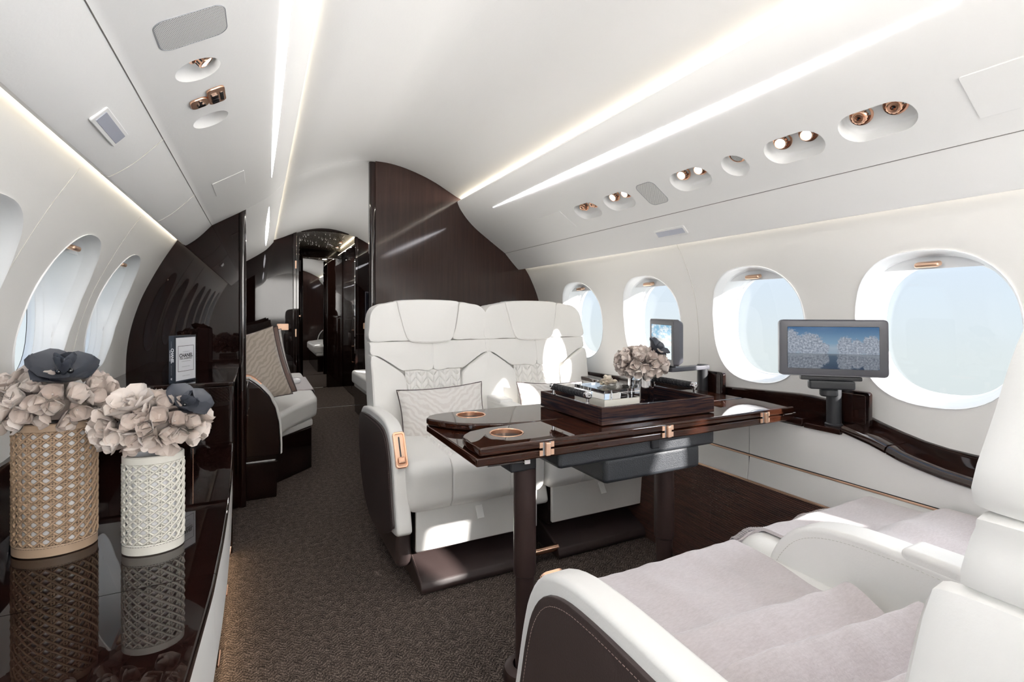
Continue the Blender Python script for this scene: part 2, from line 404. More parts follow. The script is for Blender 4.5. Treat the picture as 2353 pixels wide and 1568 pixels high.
def tube(path, r, n=8, closed=False, bm=None, caps=True, rs=None):
    bm = bm or bmesh.new(); P = [Vector(p) for p in path]; m = len(P); rings = []
    up = None
    for i, p in enumerate(P):
        if closed: t = (P[(i+1) % m]-P[i-1])
        else: t = (P[min(i+1,m-1)]-P[max(i-1,0)])
        t.normalize()
        if up is None:
            up = t.orthogonal().normalized()
        else:
            up = (up - t*up.dot(t)); up = up.normalized() if up.length > 1e-6 else t.orthogonal().normalized()
        w = t.cross(up); rr = rs[i] if rs else r
        rings.append([p+(up*math.cos(2*PI*k/n)+w*math.sin(2*PI*k/n))*rr for k in range(n)])
    return loft(rings, True, caps and not closed, caps and not closed, bm, loop=closed)
def lathe(prof, n=32, axis='z', c=(0,0,0), bm=None, capped=True):
    rings = []
    for r, h in prof:
        ring = []
        for k in range(n):
            a = 2*PI*k/n; x, y = r*math.cos(a), r*math.sin(a)
            ring.append(V(*( (c[0]+x,c[1]+y,c[2]+h) if axis=='z' else (c[0]+x,c[1]+h,c[2]+y) if axis=='y' else (c[0]+h,c[1]+x,c[2]+y))))
        rings.append(ring)
    return loft(rings, True, capped, capped, bm)
def superell(a, b, n=2.5, k=48, c=(0,0)):
    out = []
    for i in range(k):
        t = 2*PI*i/k; ct, st = math.cos(t), math.sin(t)
        out.append((c[0]+a*math.copysign(abs(ct)**(2/n), ct), c[1]+b*math.copysign(abs(st)**(2/n), st)))
    return out
def pill(w, h, r=None, k=8, c=(0,0)):
    r = min(w,h)/2 if r is None else r; out = []
    for cx, cy, a0 in ((w/2-r, h/2-r, 0), (-w/2+r, h/2-r, 90), (-w/2+r, -h/2+r, 180), (w/2-r, -h/2+r, 270)):
        for i in range(k+1):
            a = math.radians(a0+90*i/k); q = (c[0]+cx+r*math.cos(a), c[1]+cy+r*math.sin(a))
            if not out or math.dist(q, out[-1]) > 1e-6: out.append(q)
    if math.dist(out[0], out[-1]) < 1e-6: out.pop()
    return out
def boolean_cut(o, cutters):
    if not cutters: return
    bm = bmesh.new()
    for c in cutters: merge(bm, c)
    bmesh.ops.recalc_face_normals(bm, faces=bm.faces)
    me = bpy.data.meshes.new('cut'); bm.to_mesh(me); bm.free()
    co = bpy.data.objects.new('cut', me); COL.objects.link(co); co.matrix_world = wm(o) if 'wm' in globals() else Matrix.Identity(4)
    for q_ in list(o.modifiers): o.modifiers.remove(q_)
    md = o.modifiers.new('b', 'BOOLEAN'); md.operation = 'DIFFERENCE'; md.solver = 'EXACT'; md.object = co
    dg = bpy.context.evaluated_depsgraph_get(); dg.update()
    nm = bpy.data.meshes.new_from_object(o.evaluated_get(dg))
    o.modifiers.remove(md); old = o.data; o.data = nm; nm.name = o.name
    bpy.data.meshes.remove(old); bpy.data.objects.remove(co); bpy.data.meshes.remove(me)
    nm.shade_smooth(); nm.set_sharp_from_angle(angle=math.radians(32))
    w_ = o.modifiers.new('weighted_normals', 'WEIGHTED_NORMAL'); w_.keep_sharp = True; w_.weight = 100
def strip_sheet(prof, y0, y1, th, ny=1, bm=None, sgn=1):
    """profile (x,z) swept along y with thickness outward (away from the cabin)"""
    P = [Vector((p[0], p[1])) for p in prof]; N = []
    for i in range(len(P)):
        t = (P[min(i+1,len(P)-1)]-P[max(i-1,0)]).normalized(); N.append(Vector((t.y, -t.x))*sgn)
    back = [p+q*th for p, q in zip(P, N)]
    poly = [(p.x, p.y) for p in P]+[(p.x, p.y) for p in back[::-1]]
    return prism(poly, 'y', y0, y1, bm=bm)

# ---------------------------------------------------------------- cabin cross sections
YA, YB = -1.4, 5.62      # cabin from behind the camera to the far partition
YP = 2.96                # partition plane
RV = [(1.104,1.704),(1.125,1.661),(1.173,1.600),(1.235,1.543),(1.337,1.470),(1.436,1.402)]
RV2 = [(1.436,1.402),(1.486,1.347),(1.530,1.303),(1.541,1.298),(1.550,1.300)]
RW = [(1.26,1.705),(1.40,1.575),(1.50,1.435),(1.553,1.36),(1.59,1.303),(1.625,1.249),(1.673,1.147),(1.700,1.06),(1.715,.95),(1.720,.85),(1.717,.72),(1.70,.58)]
LV = [(.119,1.720),(.072,1.660),(.024,1.616),(-.067,1.552),(-.131,1.512),(-.22,1.457)]
LV2 = [(-.22,1.457),(-.277,1.392),(-.325,1.352),(-.337,1.351),(-.346,1.355)]
LW = [(-.02,1.71),(-.16,1.62),(-.28,1.49),(-.335,1.425),(-.364,1.378),(-.425,1.272),(-.481,1.157),(-.518,1.066),(-.550,.953),(-.568,.843),(-.573,.731),(-.573,.56)]
CE = [(1.27,1.700),(1.20,1.7255),(1.130,1.7245),(1.042,1.768),(.963,1.810),(.873,1.8465),(.771,1.877),(.686,1.892),(.62,1.895),(.554,1.892),(.469,1.877),(.367,1.8465),(.277,1.810),(.198,1.772),(.110,1.7385),(.04,1.740),(-.03,1.705)]
def prof_xy(p, k=5): return [(q.x, q.y) for q in catmull([(a, b, 0) for a, b in p], k)]
def wall_x(side, z):
    P = RW if side == 'R' else LW
    for (x0,z0),(x1,z1) in zip(P[:-1], P[1:]):
        if z1 <= z <= z0: return x0+(x1-x0)*(z0-z)/(z0-z1)
    return P[-1][0]

# floor
bm = box(-.75, 1.85, YA, 9.0, -.05, 0); o = struct('floor', bm, 'carpet', 'dark brown carpet with a fine zigzag pile')
# ceiling in two lengths with a seam at the partition
def ceil(y0, y1): return strip_sheet(prof_xy(CE, 3), y0, y1, .02, sgn=1)
struct('ceiling', ceil(YA, YP-.002), 'ceil', 'curved cream ceiling over the club seats')
struct('ceiling', ceil(YP+.002, YB), 'ceil', 'curved cream ceiling beyond the partition')
struct('trim_1', strip_sheet(prof_xy(CE, 3), YP-.006, YP+.006, .012, sgn=1), 'white_stitch')  # dark joint behind the ceiling seam, hidden above it
bpy.data.objects['trim_1'].location.z = .004

WR = [2.475, 1.890, 1.308, .742, .162, -.416, -.994]
WL = [2.455, 1.880, 1.30, .72, .15, -.43, -1.0]
WR2 = [3.70, 4.3, 4.9]; WL2 = [3.70, 4.3, 4.9]
def cutter_window(side, yc, zc, a=.198, b=.222):
    out = superell(a, b, 2.45, 48, (yc, zc))
    return prism(out, 'x', *( (1.45, 2.0) if side == 'R' else (-.85, -.25)))
ZR, ZL = .968, 1.020
for side, nm, prof, ws, zc in (('R','wall_right',RW,WR+WR2,ZR), ('L','wall_left',LW,WL+WL2,ZL)):
    sh = strip_sheet(prof_xy(prof, 4), YA, YB, .02, sgn=-1 if side == 'R' else 1)
    o = struct(nm, sh, 'liner', 'cream curved sidewall with oval windows')
    boolean_cut(o, [cutter_window(side, y, zc) for y in ws])
    o.data.materials.clear(); o.data.materials.append(M['liner'])

# windows: reveal (frame), pane, shade edge and shade handle
win_n = 0
def window(side, yc, zc, detail=True):
    global win_n
    win_n += 1
    s = 1 if side == 'R' else -1
    K = 56
    def ring(a, b, dep, dz=0, nn=2.45, flare=0):
        return [V(wall_x(side, zc+dz+q[1]*1.0)*1.0 + s*(dep), yc+q[0], zc+dz+q[1]) for q in superell(a, b, nn, K)]
    # lip slightly proud of the wall, then inward taper to the pane
    def flat(a, b, x, dz=0, nn=2.45): return [V(x, yc+q[0], zc+dz+q[1]) for q in superell(a, b, nn, K)]
    xw = wall_x(side, zc)
    rings = [ring(.2015,.2255,.004), ring(.1995,.2235,-.0025), ring(.196,.220,.0005), ring(.193,.217,.010), ring(.187,.212,.030), ring(.186,.211,.031), ring(.185,.210,.0345),
             flat(.181,.207, xw+s*.055), flat(.176,.203, xw+s*.072), flat(.1745,.2015, xw+s*.073), flat(.173,.200, xw+s*.078), flat(.170,.197, xw+s*.090), flat(.167,.194, xw+s*.092), flat(.167,.194, xw+s*.110)]
    w = thing('window_%d' % win_n, None, None); w['kind'] = 'structure'
    finish(loft(rings), 'window_frame', 'reveal', w, 50)
    p = loft([flat(.169,.196, xw+s*.099), flat(.169,.196, xw+s*.102)], True, True, True)
    finish(p, 'pane', 'pane', w)
    # outer jacket so daylight only comes through the pane
    finish(loft([ring(.206,.230,.012), flat(.200,.226, xw+s*.112), flat(.168,.195, xw+s*.112)]), 'window_jacket', 'gasket', w)
    if detail:
        # shade stowed at the top: a chord plate and its gold pull
        z1 = zc+.188
        poly = [(q[0], q[1]) for q in superell(.187,.213,2.45,K) if q[1] > .166]
        sb = prism([(yc+a, zc+b) for a, b in sorted(poly)], 'x', wall_x(side, z1)+s*.050, wall_x(side, z1)+s*.056)
        finish(sb, 'window_shade', 'reveal', w)
        hx = wall_x(side, z1)+s*.028
        hb = box(-.030,.030,-.013,.013,-.0075,.0075,.006,3)
        xf(hb, Matrix.Translation((hx+s*.004, yc, zc+.186)) @ Matrix.Rotation(PI/2, 4, 'Z') @ Matrix.Rotation(-s*.25, 4, 'X'))
        finish(hb, 'shade_handle', 'gold_satin', w)
        vb = bmesh.new()
        for i in range(4):
            for j in range(2):
                merge(vb, lathe([(.0001,-.0004),(.0016,-.0004),(.0016,.0006),(.0001,.0006)], 8, 'z', (0,0,0)))
                bmesh.ops.translate(vb, verts=vb.verts[-32:], vec=(s*.0+j*.006, (i-1.5)*.006+(j*.003), 0))
        xf(vb, Matrix.Translation((wall_x(side, zc-.2)+s*.048, yc, zc-.2085)))
        finish(vb, "vent_holes", "sign", w)
    return w
for y in WR: window('R', y, ZR, y > .1)
for y in WL: window('L', y, ZL, y > 1)
for y in WR2: window('R', y, ZR, False)
for y in WL2: window('L', y, ZL, False)

# ---------------------------------------------------------------- valances (overhead panels)
def frame(side, u):
    P = [Vector((a, b)) for a, b in (RV+RV2[1:] if side == 'R' else LV+LV2[1:])]
    i = int(u); f = u-i; p = P[i].lerp(P[i+1], f); t = (P[i+1]-P[i]).normalized()
    if side == 'R': nrm = V(-abs(t.y), 0, -abs(t.x)) if True else None
    else: nrm = V(abs(t.y), 0, -abs(t.x))
    return V(p.x, 0, p.y), V(t.x, 0, t.y), nrm.normalized()
def fmat(side, u, y, off=0):
    """local x runs along the cabin, y down the slope towards the wall, z into the cabin"""
    p, t, n = frame(side, u)
    yv = t; zv = n; xv = yv.cross(zv)
    m = Matrix((xv, yv, zv)).transposed().to_4x4(); m.translation = V(p.x, y, p.z)+n*off
    return m
def val_poly(side):
    if side == 'R':
        front = prof_xy(RV, 6)+prof_xy(RV2, 3)[1:]
        back = [(1.562,1.318),(1.532,1.362),(1.482,1.425),(1.37,1.523),(1.24,1.622),(1.17,1.662),(1.122,1.703),(1.114,1.7115),(1.107,1.7115)]
    else:
        front = prof_xy(LV, 6)+prof_xy(LV2, 3)[1:]
        back = [(-.350,1.366),(-.330,1.400),(-.275,1.468),(-.15,1.572),(-.01,1.632),(.05,1.668),(.104,1.716),(.111,1.7255),(.117,1.7255)]
    return front+back
OB = [  # overhead pockets on the right panel: kind, y centre, length
    ('gasper', .685, .168), ('light', .895, .168), ('round', 1.086, .088), ('light', 1.270, .166), ('light', 1.655, .170), ('gasper', 1.877, .170)]
U0 = 3.92
def pocket_cut(side, u, y, w, h, dep):
    nb = loft([[V(a, b, z) for a, b in pill(w-2*i, h-2*i, k=7)] for z, i in ((.03,0),(-dep+.010,0),(-dep+.004,.0025),(-dep+.001,.006),(-dep,.011))], True, True, True)
    xf(nb, fmat(side, u, y)); return nb
for side in 'RL':
    poly = val_poly(side)
    for k, (y0, y1) in enumerate(((YA, YP-.003), (YP+.003, YB))):
        o = struct('trim_%d' % (2+(side == 'L')*2+k), prism(poly, 'y', y0, y1), 'ceil', 'white overhead service panel along the %s side' % ('right' if side == 'R' else 'left'), 30)
        if k == 0:
            if side == 'R':
                cuts = [pocket_cut('R', U0, y, w, .092 if kd != 'round' else .088, .036) for kd, y, w in OB]
                for y in (-.2, -.6): cuts.append(pocket_cut('R', U0, y, .168, .092, .036))
            else:
                cuts = [pocket_cut('L', 3.75, 1.222, .094, .094, .036), pocket_cut('L', 3.75, 1.523, .092, .092, .030)]
            boolean_cut(o, cuts)
            o.data.materials.clear(); o.data.materials.append(M['ceil'])
        OV = o
        # thin joint line between upper panel and lower door
        jb = bmesh.new()
        p, t, n = frame(side, 5.0)
        a = V(p.x, y0, p.z)+n*.0006; b = V(p.x, y1, p.z)+n*.0006
        tube([a, b], .0010, 6, bm=jb); finish(jb, 'panel_joint', 'joint', o)
        if side == 'L' and k == 0:
            for yy in (1.53, 2.20):
                pts = [V(x, yy, z)+V(.0008,0,-.0008) for x, z in prof_xy(LV2, 3)]
                finish(tube(pts, .0009, 5), 'panel_joint', 'white_stitch', o)
        # lens-shaped diffuser
        for (ya, yb) in (((.46, 2.56),) if (side, k) == ('R', 0) else ((.25, 2.54),) if (side, k) == ('L', 0) else ((3.27, 5.2),)):
            P = RV if side == 'R' else LV
            cu = 1.92 if side == 'R' else 1.55
            rings = []
            NN = 40
            for i in range(NN+1):
                q = i/NN; y = ya+(yb-ya)*q; hw = .0135*max(0.02, (1-abs(2*q-1)**2.2))
                L_, R_ = [], []
                row = []
                for e in (-1, -.33, .33, 1):
                    pp, tt, nn = frame(side, cu)
                    row.append(V(pp.x, y, pp.z)+tt*(hw*e)+nn*.0022)
                rings.append(row)
            nb = loft(rings, closed=False)
            res = bmesh.ops.extrude_face_region(nb, geom=list(nb.faces))
            bmesh.ops.translate(nb, verts=[v for v in res['geom'] if isinstance(v, bmesh.types.BMVert)], vec=-nn*.004)
            finish(nb, 'light_diffuser', 'led', o, 30)
        # cove strip behind the upper lip and wall-wash strip behind the lower edge
        if side == 'R': c0, c1 = (1.150,1.690), (1.165,1.682); w0, w1 = (1.566,1.327), (1.572,1.318)
        else: c0, c1 = (.070,1.697), (.056,1.690); w0, w1 = (-.345,1.384), (-.352,1.374)
        finish(box(min(c0[0],c1[0])-.002, max(c0[0],c1[0])+.002, y0+.01, y1-.01, c1[1], c1[1]+.006), 'cove_light', 'cove', o)
        finish(box(min(w0[0],w1[0]), max(w0[0],w1[0]), y0+.01, y1-.01, w1[1], w1[1]+.004), 'wall_wash_light', 'wash', o)

# access panel outlines and signs on the valances
def access_panel(side, u, y, ly, lu):
    par = bpy.data.objects['trim_2' if side == 'R' else 'trim_4']
    nb = prism(pill(ly, lu, .004, 3), 'z', -.002, .0022, .0008, 1)
    xf(nb, fmat(side, u, y)); finish(nb, 'access_panel', 'ceil', par)
access_panel('R', 4.0, 2.15, .20, .118); access_panel('R', 4.0, .40, .22, .118); access_panel('L', 3.65, 2.27, .215, .124)
def sign(side, u, y, label):
    t = thing('cabin_sign', label, 'sign', mw=fmat(side, u, y, 0))
    nb = bmesh.new(); prism(pill(.168, .040, .004, 3), 'z', -.002, .004, .001, 1, nb); finish(nb, 'sign_frame', 'ceil', t)
    nb = prism(pill(.148, .025, .0015, 3), 'z', .003, .0050, .0005, 1); finish(nb, 'sign_lens', 'sign', t)
sign('R', 6.1-.0, 1.528, 'small frosted rectangular sign on the lower edge of the right overhead panel')
sign('L', 5.95, 1.278, 'small frosted rectangular sign on the lower left overhead panel')
def speaker(side, u, y, ly, lu, label):
    t = thing('speaker_grille', label, 'speaker', mw=fmat(side, u, y, -.0004))
    finish(prism(pill(ly, lu, .022, 6), 'z', -.002, .0012, .0005, 1), 'grille_mesh', 'grille', t)
    pts = [V(a, b, .0004) for a, b in pill(ly+.002, lu+.002, .023, 8)]
    finish(tube(pts, .0012, 6, closed=True), 'grille_rim', 'thinprint', t)
speaker('R', 4.0, 1.468, .094, .112, 'grey perforated speaker grille between light pockets on the right overhead panel')
speaker('L', 3.65, 1.055, .100, .122, 'grey perforated speaker grille on the left overhead panel')

def lamp_head(parent, kind, cx, cy, depth=-.036):
    """local frame: z into the cabin"""
    tl = Matrix.Translation((cx, cy, depth+.003)) @ Matrix.Rotation(.30, 4, 'X') @ Matrix.Rotation(-.12, 4, 'Y')
    rim = lathe([(.0235,-.004),(.0262,.0),(.0255,.003),(.0215,.0035),(.0195,.000),(.0192,-.004)], 36); xf(rim, tl)
    r = finish(rim, 'socket_ring', 'gold', parent)
    if kind == 'light':
        head = lathe([(.012,-.003),(.0160,.004),(.0168,.007),(.0172,.017),(.0162,.0195),(.0148,.0198),(.0142,.0185)], 36)
    else:
        head = lathe([(.012,-.003),(.0150,.004),(.0172,.008),(.0176,.015),(.0150,.018),(.0125,.0185),(.0120,.022),(.0105,.0245),(.0060,.0242),(.0035,.020)], 36)
    xf(head, tl); h = finish(head, 'lamp_head' if kind == 'light' else 'air_nozzle', 'gold', parent, 40)
    kn = bmesh.new()
    for i in range(12):
        a = 2*PI*i/12
        b = box(-.0016,.0016,-.0010,.0010,-.004,.004); xf(b, Matrix.Rotation(a, 4, 'Z') @ Matrix.Translation((.0,.0172,.012))); merge(kn, b)
    xf(kn, tl); finish(kn, 'grip_notches', 'bead', h)
    if kind == 'light':
        ln = lathe([(.0001,.0188),(.0100,.0190),(.0145,.0184),(.0145,.0165),(.0001,.0165)], 32, capped=False); xf(ln, tl); finish(ln, 'lens', 'lens', h)
    else:
        ln = lathe([(.0001,.0228),(.0030,.0232),(.0036,.0215),(.0001,.0212)], 16, capped=False); xf(ln, tl); finish(ln, 'nozzle_core', 'bead', h)
names = {.685:'pair of rose-gold air nozzles in the pocket nearest the camera on the right',
         .895:'pair of lit rose-gold reading lights beside the nearest air nozzles',
         1.270:'pair of lit reading lights between the round detector and the speaker',
         1.655:'pair of lit reading lights just beyond the right speaker grille',
         1.877:'pair of small air nozzles farthest along the right overhead panel'}
for kd, y, w in OB:
    mw = fmat('R', U0, y, 0)
    if kd == 'round':
        t = thing('smoke_detector', 'round grey mesh detector in a gold ring in its own round pocket', 'detector', mw=mw)
        tl = Matrix.Translation((0,-.012,-.033))
        a = lathe([(.024,0),(.026,.003),(.022,.005),(.019,.003)], 32); xf(a, tl); finish(a, 'detector_ring', 'gold', t)
        a = lathe([(.0001,.004),(.0195,.004),(.0195,.001),(.0001,.001)], 32, capped=False); xf(a, tl); finish(a, 'detector_mesh', 'grille', t)
        continue
    t = thing('reading_light_pair' if kd == 'light' else 'air_nozzle_pair', names[y], 'reading light' if kd == 'light' else 'air vent', mw=mw, group='lamps and air nozzles of the right overhead panel')
    for sx in (-1, 1): lamp_head(t, kd, sx*.038, -.012)
# left: single lamp, controls
t = thing('reading_light', 'single lit reading light in a round pocket of the left overhead panel', 'reading light', mw=fmat('L', 3.75, 1.222, 0))
lamp_head(t, 'light', .0, -.017, -.030)
t = thing('switch_plate', 'small rose-gold switch plate with one black rocker on the left overhead panel', 'switch', mw=fmat('L', 3.97, 1.385, 0))
finish(prism(pill(.050,.042,.014,5), 'z', -.001,.005,.002,2), 'plate', 'gold', t)
b = bmesh.new(); prism(pill(.010,.020,.004,4,(-.006,-.002)), 'z', .004,.0085,.001,1,b); prism(pill(.010,.008,.002,4,(.012,-.002)), 'z', .004,.008,.001,1,b); finish(b, 'rocker', 'bead', t)
t = thing('switch_plate', 'larger rose-gold switch plate with three black rockers and a slot on the left overhead panel', 'switch', mw=fmat('L', 3.42, 1.375, 0))
finish(prism(pill(.086,.042,.012,5), 'z', -.001,.005,.002,2), 'plate', 'gold', t)
for i in range(3): finish(prism(pill(.009,.017,.003,4,(-.024+i*.017,.006)), 'z', .004,.009,.001,1), 'rocker', 'bead', t)
finish(prism(pill(.045,.009,.002,3,(-.006,-.011)), 'z', .004,.007,.001,1), 'slot', 'bead', t)

# vertical seams of the sidewalls
for side, ys, prof in (('R', (1.592, -.10), RW), ('L', (1.50, 2.17), LW)):
    par = bpy.data.objects['wall_right' if side == 'R' else 'wall_left']
    for y in ys:
        pts = [V(x+(-.0004 if side == 'R' else .0004), y, z) for x, z in prof_xy(prof, 4) if z < 1.36 and z > .6]
        finish(tube(pts, .0011, 6), 'panel_joint', 'white_stitch', par)

# ---------------------------------------------------------------- right lower wall: woven dado, leather panels, gold lines
lw = thing('wall_right_lower', None, None); lw['kind'] = 'structure'
def ledge_front_z(y):   # top edge of the leather panel
    pts = [(-2,.568),(.50,.568),(.578,.572),(.671,.582),(.751,.598),(.84,.630),(.913,.648),(1.022,.652),(3.0,.652)]
    for (a, b), (c, d) in zip(pts[:-1], pts[1:]):
        if a <= y <= c: t = (y-a)/(c-a); t = t*t*(3-2*t) if 0 else t; return b+(d-b)*t
    return pts[-1][1]
def lower_panel(y0, y1, prof_bot, name, m):
    rings = []
    n = max(2, int((y1-y0)/.03))
    for i in range(n+1):
        y = y0+(y1-y0)*i/n; zt = ledge_front_z(y)
        rings.append([V(1.600,y,.497), V(1.6005,y,.55), V(1.600,y,zt-.004), V(1.604,y,zt), V(1.625,y,zt), V(1.625,y,.497)])
    return finish(loft(rings, True, True, True), name, m, lw)
seams = [YA, .02, 1.247, 2.955]
for a, b in zip(seams[:-1], seams[1:]):
    lower_panel(a+.0012, b-.0012, None, 'upper_leather_panel', 'panel')
    finish(prism([(1.600,.491),(1.588,.407),(1.61,.407),(1.62,.491)], 'y', a+.0012, b-.0012, .0012, 1), 'lower_leather_panel', 'panel', lw)
for a, b in ((YA, .25), (.25, 1.40), (1.40, 2.955)):
    finish(prism([(1.586,.400),(1.552,0),(1.58,0),(1.61,.400)], 'y', a+.001, b-.001, .001, 1), 'woven_dado_panel', 'woven', lw)
finish(box(1.5975,1.606,YA,2.955,.491,.497,.0012,1), 'gold_inlay', 'gold_satin', lw)
finish(box(1.5835,1.60,YA,2.955,.400,.407,.0015,1), 'gold_inlay', 'gold_satin', lw)
finish(box(1.60,1.63,YA,2.955,0,.50), 'backing', 'gasket', lw)

# side ledge (dark wood) with stepped and dropping height
ledge = thing('side_ledge', 'long dark mahogany side ledge under the right windows, dipping near the camera', 'ledge', (1.60, 1.0, .6))
def ledge_local(o): o.location = (-1.60, -1.0, -.6)
def ledge_seg(y0, y1, name='ledge_top', dz=0):
    n = max(2, int((y1-y0)/.03)); rings = []
    for i in range(n+1):
        y = y0+(y1-y0)*i/n; zf = ledge_front_z(y)+dz; h = .020
        pr = [(1.588,zf+.002),(1.584,zf+.010),(1.588,zf+h-.003),(1.600,zf+h+.003),(1.618,zf+h+.003),(1.645,zf+h),(1.700,zf+h),(1.716,zf+h),(1.716,zf-.02),(1.62,zf-.02),(1.605,zf+.002)]
        rings.append([V(a,y,b) for a, b in pr])
    o = finish(loft(rings, True, True, True), name, 'wood_ledge', ledge, 45); ledge_local(o); return o
ledge_seg(YA, .595); ledge_seg(.599, .792); ledge_seg(.796, .915)
# sunken tray section for the monitor post and raised box beyond
o = finish(box(1.588,1.716,.919,1.035,.640,.6565,.003,2), 'ledge_tray', 'wood_ledge', ledge); ledge_local(o)
o = finish(box(1.588,1.716,1.038,1.42,.641,.668,.004,2), 'ledge_box', 'wood_ledge', ledge); ledge_local(o)
o = finish(box(1.588,1.716,1.424,2.955,.640,.660,.004,2), 'ledge_top', 'wood_ledge', ledge); ledge_local(o)
def back_z(y):
    pts = [(YA,.636),(.62,.636),(.723,.641),(.832,.6675),(.928,.700),(1.02,.722),(1.10,.731),(1.37,.716),(2.0,.68),(2.96,.655)]
    for (a, b), (c, d) in zip(pts[:-1], pts[1:]):
        if a <= y <= c: return b+(d-b)*(y-a)/(c-a)
    return .65
rings = []
for i in range(80):
    y = YA+(2.955-YA)*i/79; zt = back_z(y); zf = ledge_front_z(y)
    rings.append([V(1.705,y,zf), V(1.698,y,zt-.012), V(1.700,y,zt-.002), V(1.706,y,zt), V(1.722,y,zt), V(1.722,y,zf)])
o = finish(loft(rings, True, True, True), 'ledge_backsplash', 'wood_ledge', ledge, 45); ledge_local(o)
o = finish(tube([V(1.652+.021*math.cos(a), .50+.021*math.sin(a), .5915) for a in [2*PI*i/24 for i in range(24)]], .003, 8, closed=True), 'cup_holder_ring', 'gold', ledge); ledge_local(o)
# fix near ring height/pos in view beside the seat back
o.location = (-1.60+.0, -1.0+.045, -.6)

# ---------------------------------------------------------------- partitions
def outline_right(x0):
    return [(x0,0)]+[(x0,1.8955)]+[(x,z+.004) for x, z in CE[:9][::-1] if x > x0+.02]+[(x+.004,z) for x, z in RW[1:]]+[(1.70,.3),(1.70,0)]
def outline_left(x1):
    cz = [(x,z+.004) for x, z in CE[9:] if x < x1-.02]
    def zc(x):
        P = CE
        for (a, b), (c, d) in zip(P[:-1], P[1:]):
            if c <= x <= a: return b+(d-b)*(a-x)/(a-c)
        return 1.66
    return [(x1,0),(x1,zc(x1) if x1 > -.01 else 1.655)]+cz+[(x-.004,z) for x, z in LW[1:]]+[(-.58,.3),(-.58,0)]
o = struct('wall_aft_right', prism(outline_right(.600), 'y', YP, YP+.035), 'wood_wall', 'brown lacquered partition behind the far pair of seats', 20)
p_ = bmesh.new(); prism([(a+.583, b+YP+.0175) for a, b in pill(.036,.052,.014,5)], 'z', 0, 1.888, bm=p_); finish(p_, 'edge_post', 'wood_dark', o)
o = struct('wall_aft_left', prism([(-.1, 0), (-.1, 1.62)]+[(x-.004,z) for x, z in LW[1:]]+[(-.58,.3),(-.58,0)], 'y', YP, YP+.035), 'wood_part', 'near-black lacquered partition at the end of the credenza', 20)
p_ = bmesh.new(); prism([(a-.083, b+YP+.0175) for a, b in pill(.034,.050,.013,5)], 'z', 0, 1.60, bm=p_); finish(p_, 'edge_post', 'wood_dark', o)
# far partition at the end of the sofa cabin
o = struct('wall_rear_left', prism(outline_left(.330), 'y', 5.60, 5.64), 'wood_part', 'dark lacquered partition left of the doorway', 20)
finish(box(.300,.334,5.575,5.64,0,1.855,.006,2), 'door_jamb', 'wood_dark', o)
t = thing('latch_plate', 'satin rose-gold latch plate on the dark partition left of the doorway', 'latch', (.205,5.598,.862))
finish(prism(pill(.108,.066,.008,4), 'y', -.014, .0, .003, 2), 'plate', 'gold_satin', t)
o = struct('wall_rear_right', prism(outline_right(.925), 'y', 5.60, 5.64), 'wood_part', 'dark lacquered partition right of the doorway', 20)
finish(box(.915,.945,5.575,5.64,0,1.83,.006,2), 'door_jamb', 'wood_dark', o)
t = thing('latch_plate', 'satin rose-gold latch plate right of the doorway, half hidden by a seat', 'latch', (1.05,5.598,.862))
finish(prism(pill(.10,.066,.008,4), 'y', -.014, .0, .003, 2), 'plate', 'gold_satin', t)
t = thing('wall_television', 'small dark television mounted right of the doorway', 'television', (1.25,5.597,1.08))
finish(box(-.23,.23,-.02,.002,-.155,.155,.004,2), 'bezel', 'grey', t); finish(box(-.222,.222,-.0225,-.019,-.147,.147), 'screen', 'tv', t)
# corridor beyond the doorway
CCE = [(1.05,1.785),(.98,1.815),(.85,1.850),(.74,1.865),(.62,1.870),(.50,1.865),(.39,1.850),(.26,1.815),(.19,1.785)]
struct('ceiling', strip_sheet(prof_xy(CCE, 4), 5.64, 7.3, .02, sgn=1), 'corr', 'low grey glossy ceiling over the corridor')
struct('wall_rear_header', prism([(x,z+.004) for x, z in CE if .30 < x < .96]+[(x,z) for x, z in CCE[::-1] if .30 < x < .96], 'y', 5.60, 5.64), 'wood_dark')
struct('wall_corridor_left', box(.22,.26,5.64,7.3,0,1.84), 'wood_dark', 'dark lacquered corridor wall on the left')
o = struct('wall_corridor_right', box(1.0,1.04,5.64,7.3,0,1.84), 'wood_dark', 'dark lacquered corridor cupboards on the right')
finish(box(.935,.945,5.70,7.05,1.765,1.775), 'cove_light', 'cove', o); finish(box(.92,1.0,5.66,7.08,1.745,1.762,.003,1), 'cove_shelf', 'wood_dark', o)
finish(box(.985,1.0,5.75,6.25,.08,.92,.006,2), 'cupboard_door', 'wood_dark', o); finish(box(.985,1.0,6.27,6.75,.08,.92,.006,2), 'cupboard_door', 'wood_dark', o)
finish(box(.975,1.02,5.70,6.80,.93,.955,.004,2), 'counter_edge', 'wood_wall', o)
finish(box(.993,1.0,5.95,6.30,1.0,1.62,.002,1), 'mirror_panel', 'mirror', o)
for k in range(4): finish(box(.972,.986,6.15,6.19,.22+k*.19,.235+k*.19,.003,1), 'cupboard_pull', 'gold', o)
o = struct('wall_corridor_end', box(.20,1.04,7.30,7.34,0,1.89), 'wood_dark', 'dark lacquered wall closing the corridor')
finish(box(.80,1.0,7.10,7.30,0,1.74,.008,2), 'end_post', 'wood_dark', o)
struct('door_1', box(.50,.80,7.13,7.15,.0,1.74,.003,1), 'mirror', 'tall mirrored door panel at the end of the corridor')
struct('door_2', box(.335,.362,5.66,6.10,.005,1.80,.004,2), 'wood_dark', 'folded dark corridor door standing open')
b = lathe([(.004,0),(.013,.002),(.013,.010),(.007,.014),(.006,.040),(.010,.046),(.0001,.048)], 16, 'x', (.362,6.02,.97)); finish(b, 'door_handle', 'gold', bpy.data.objects['door_2'])
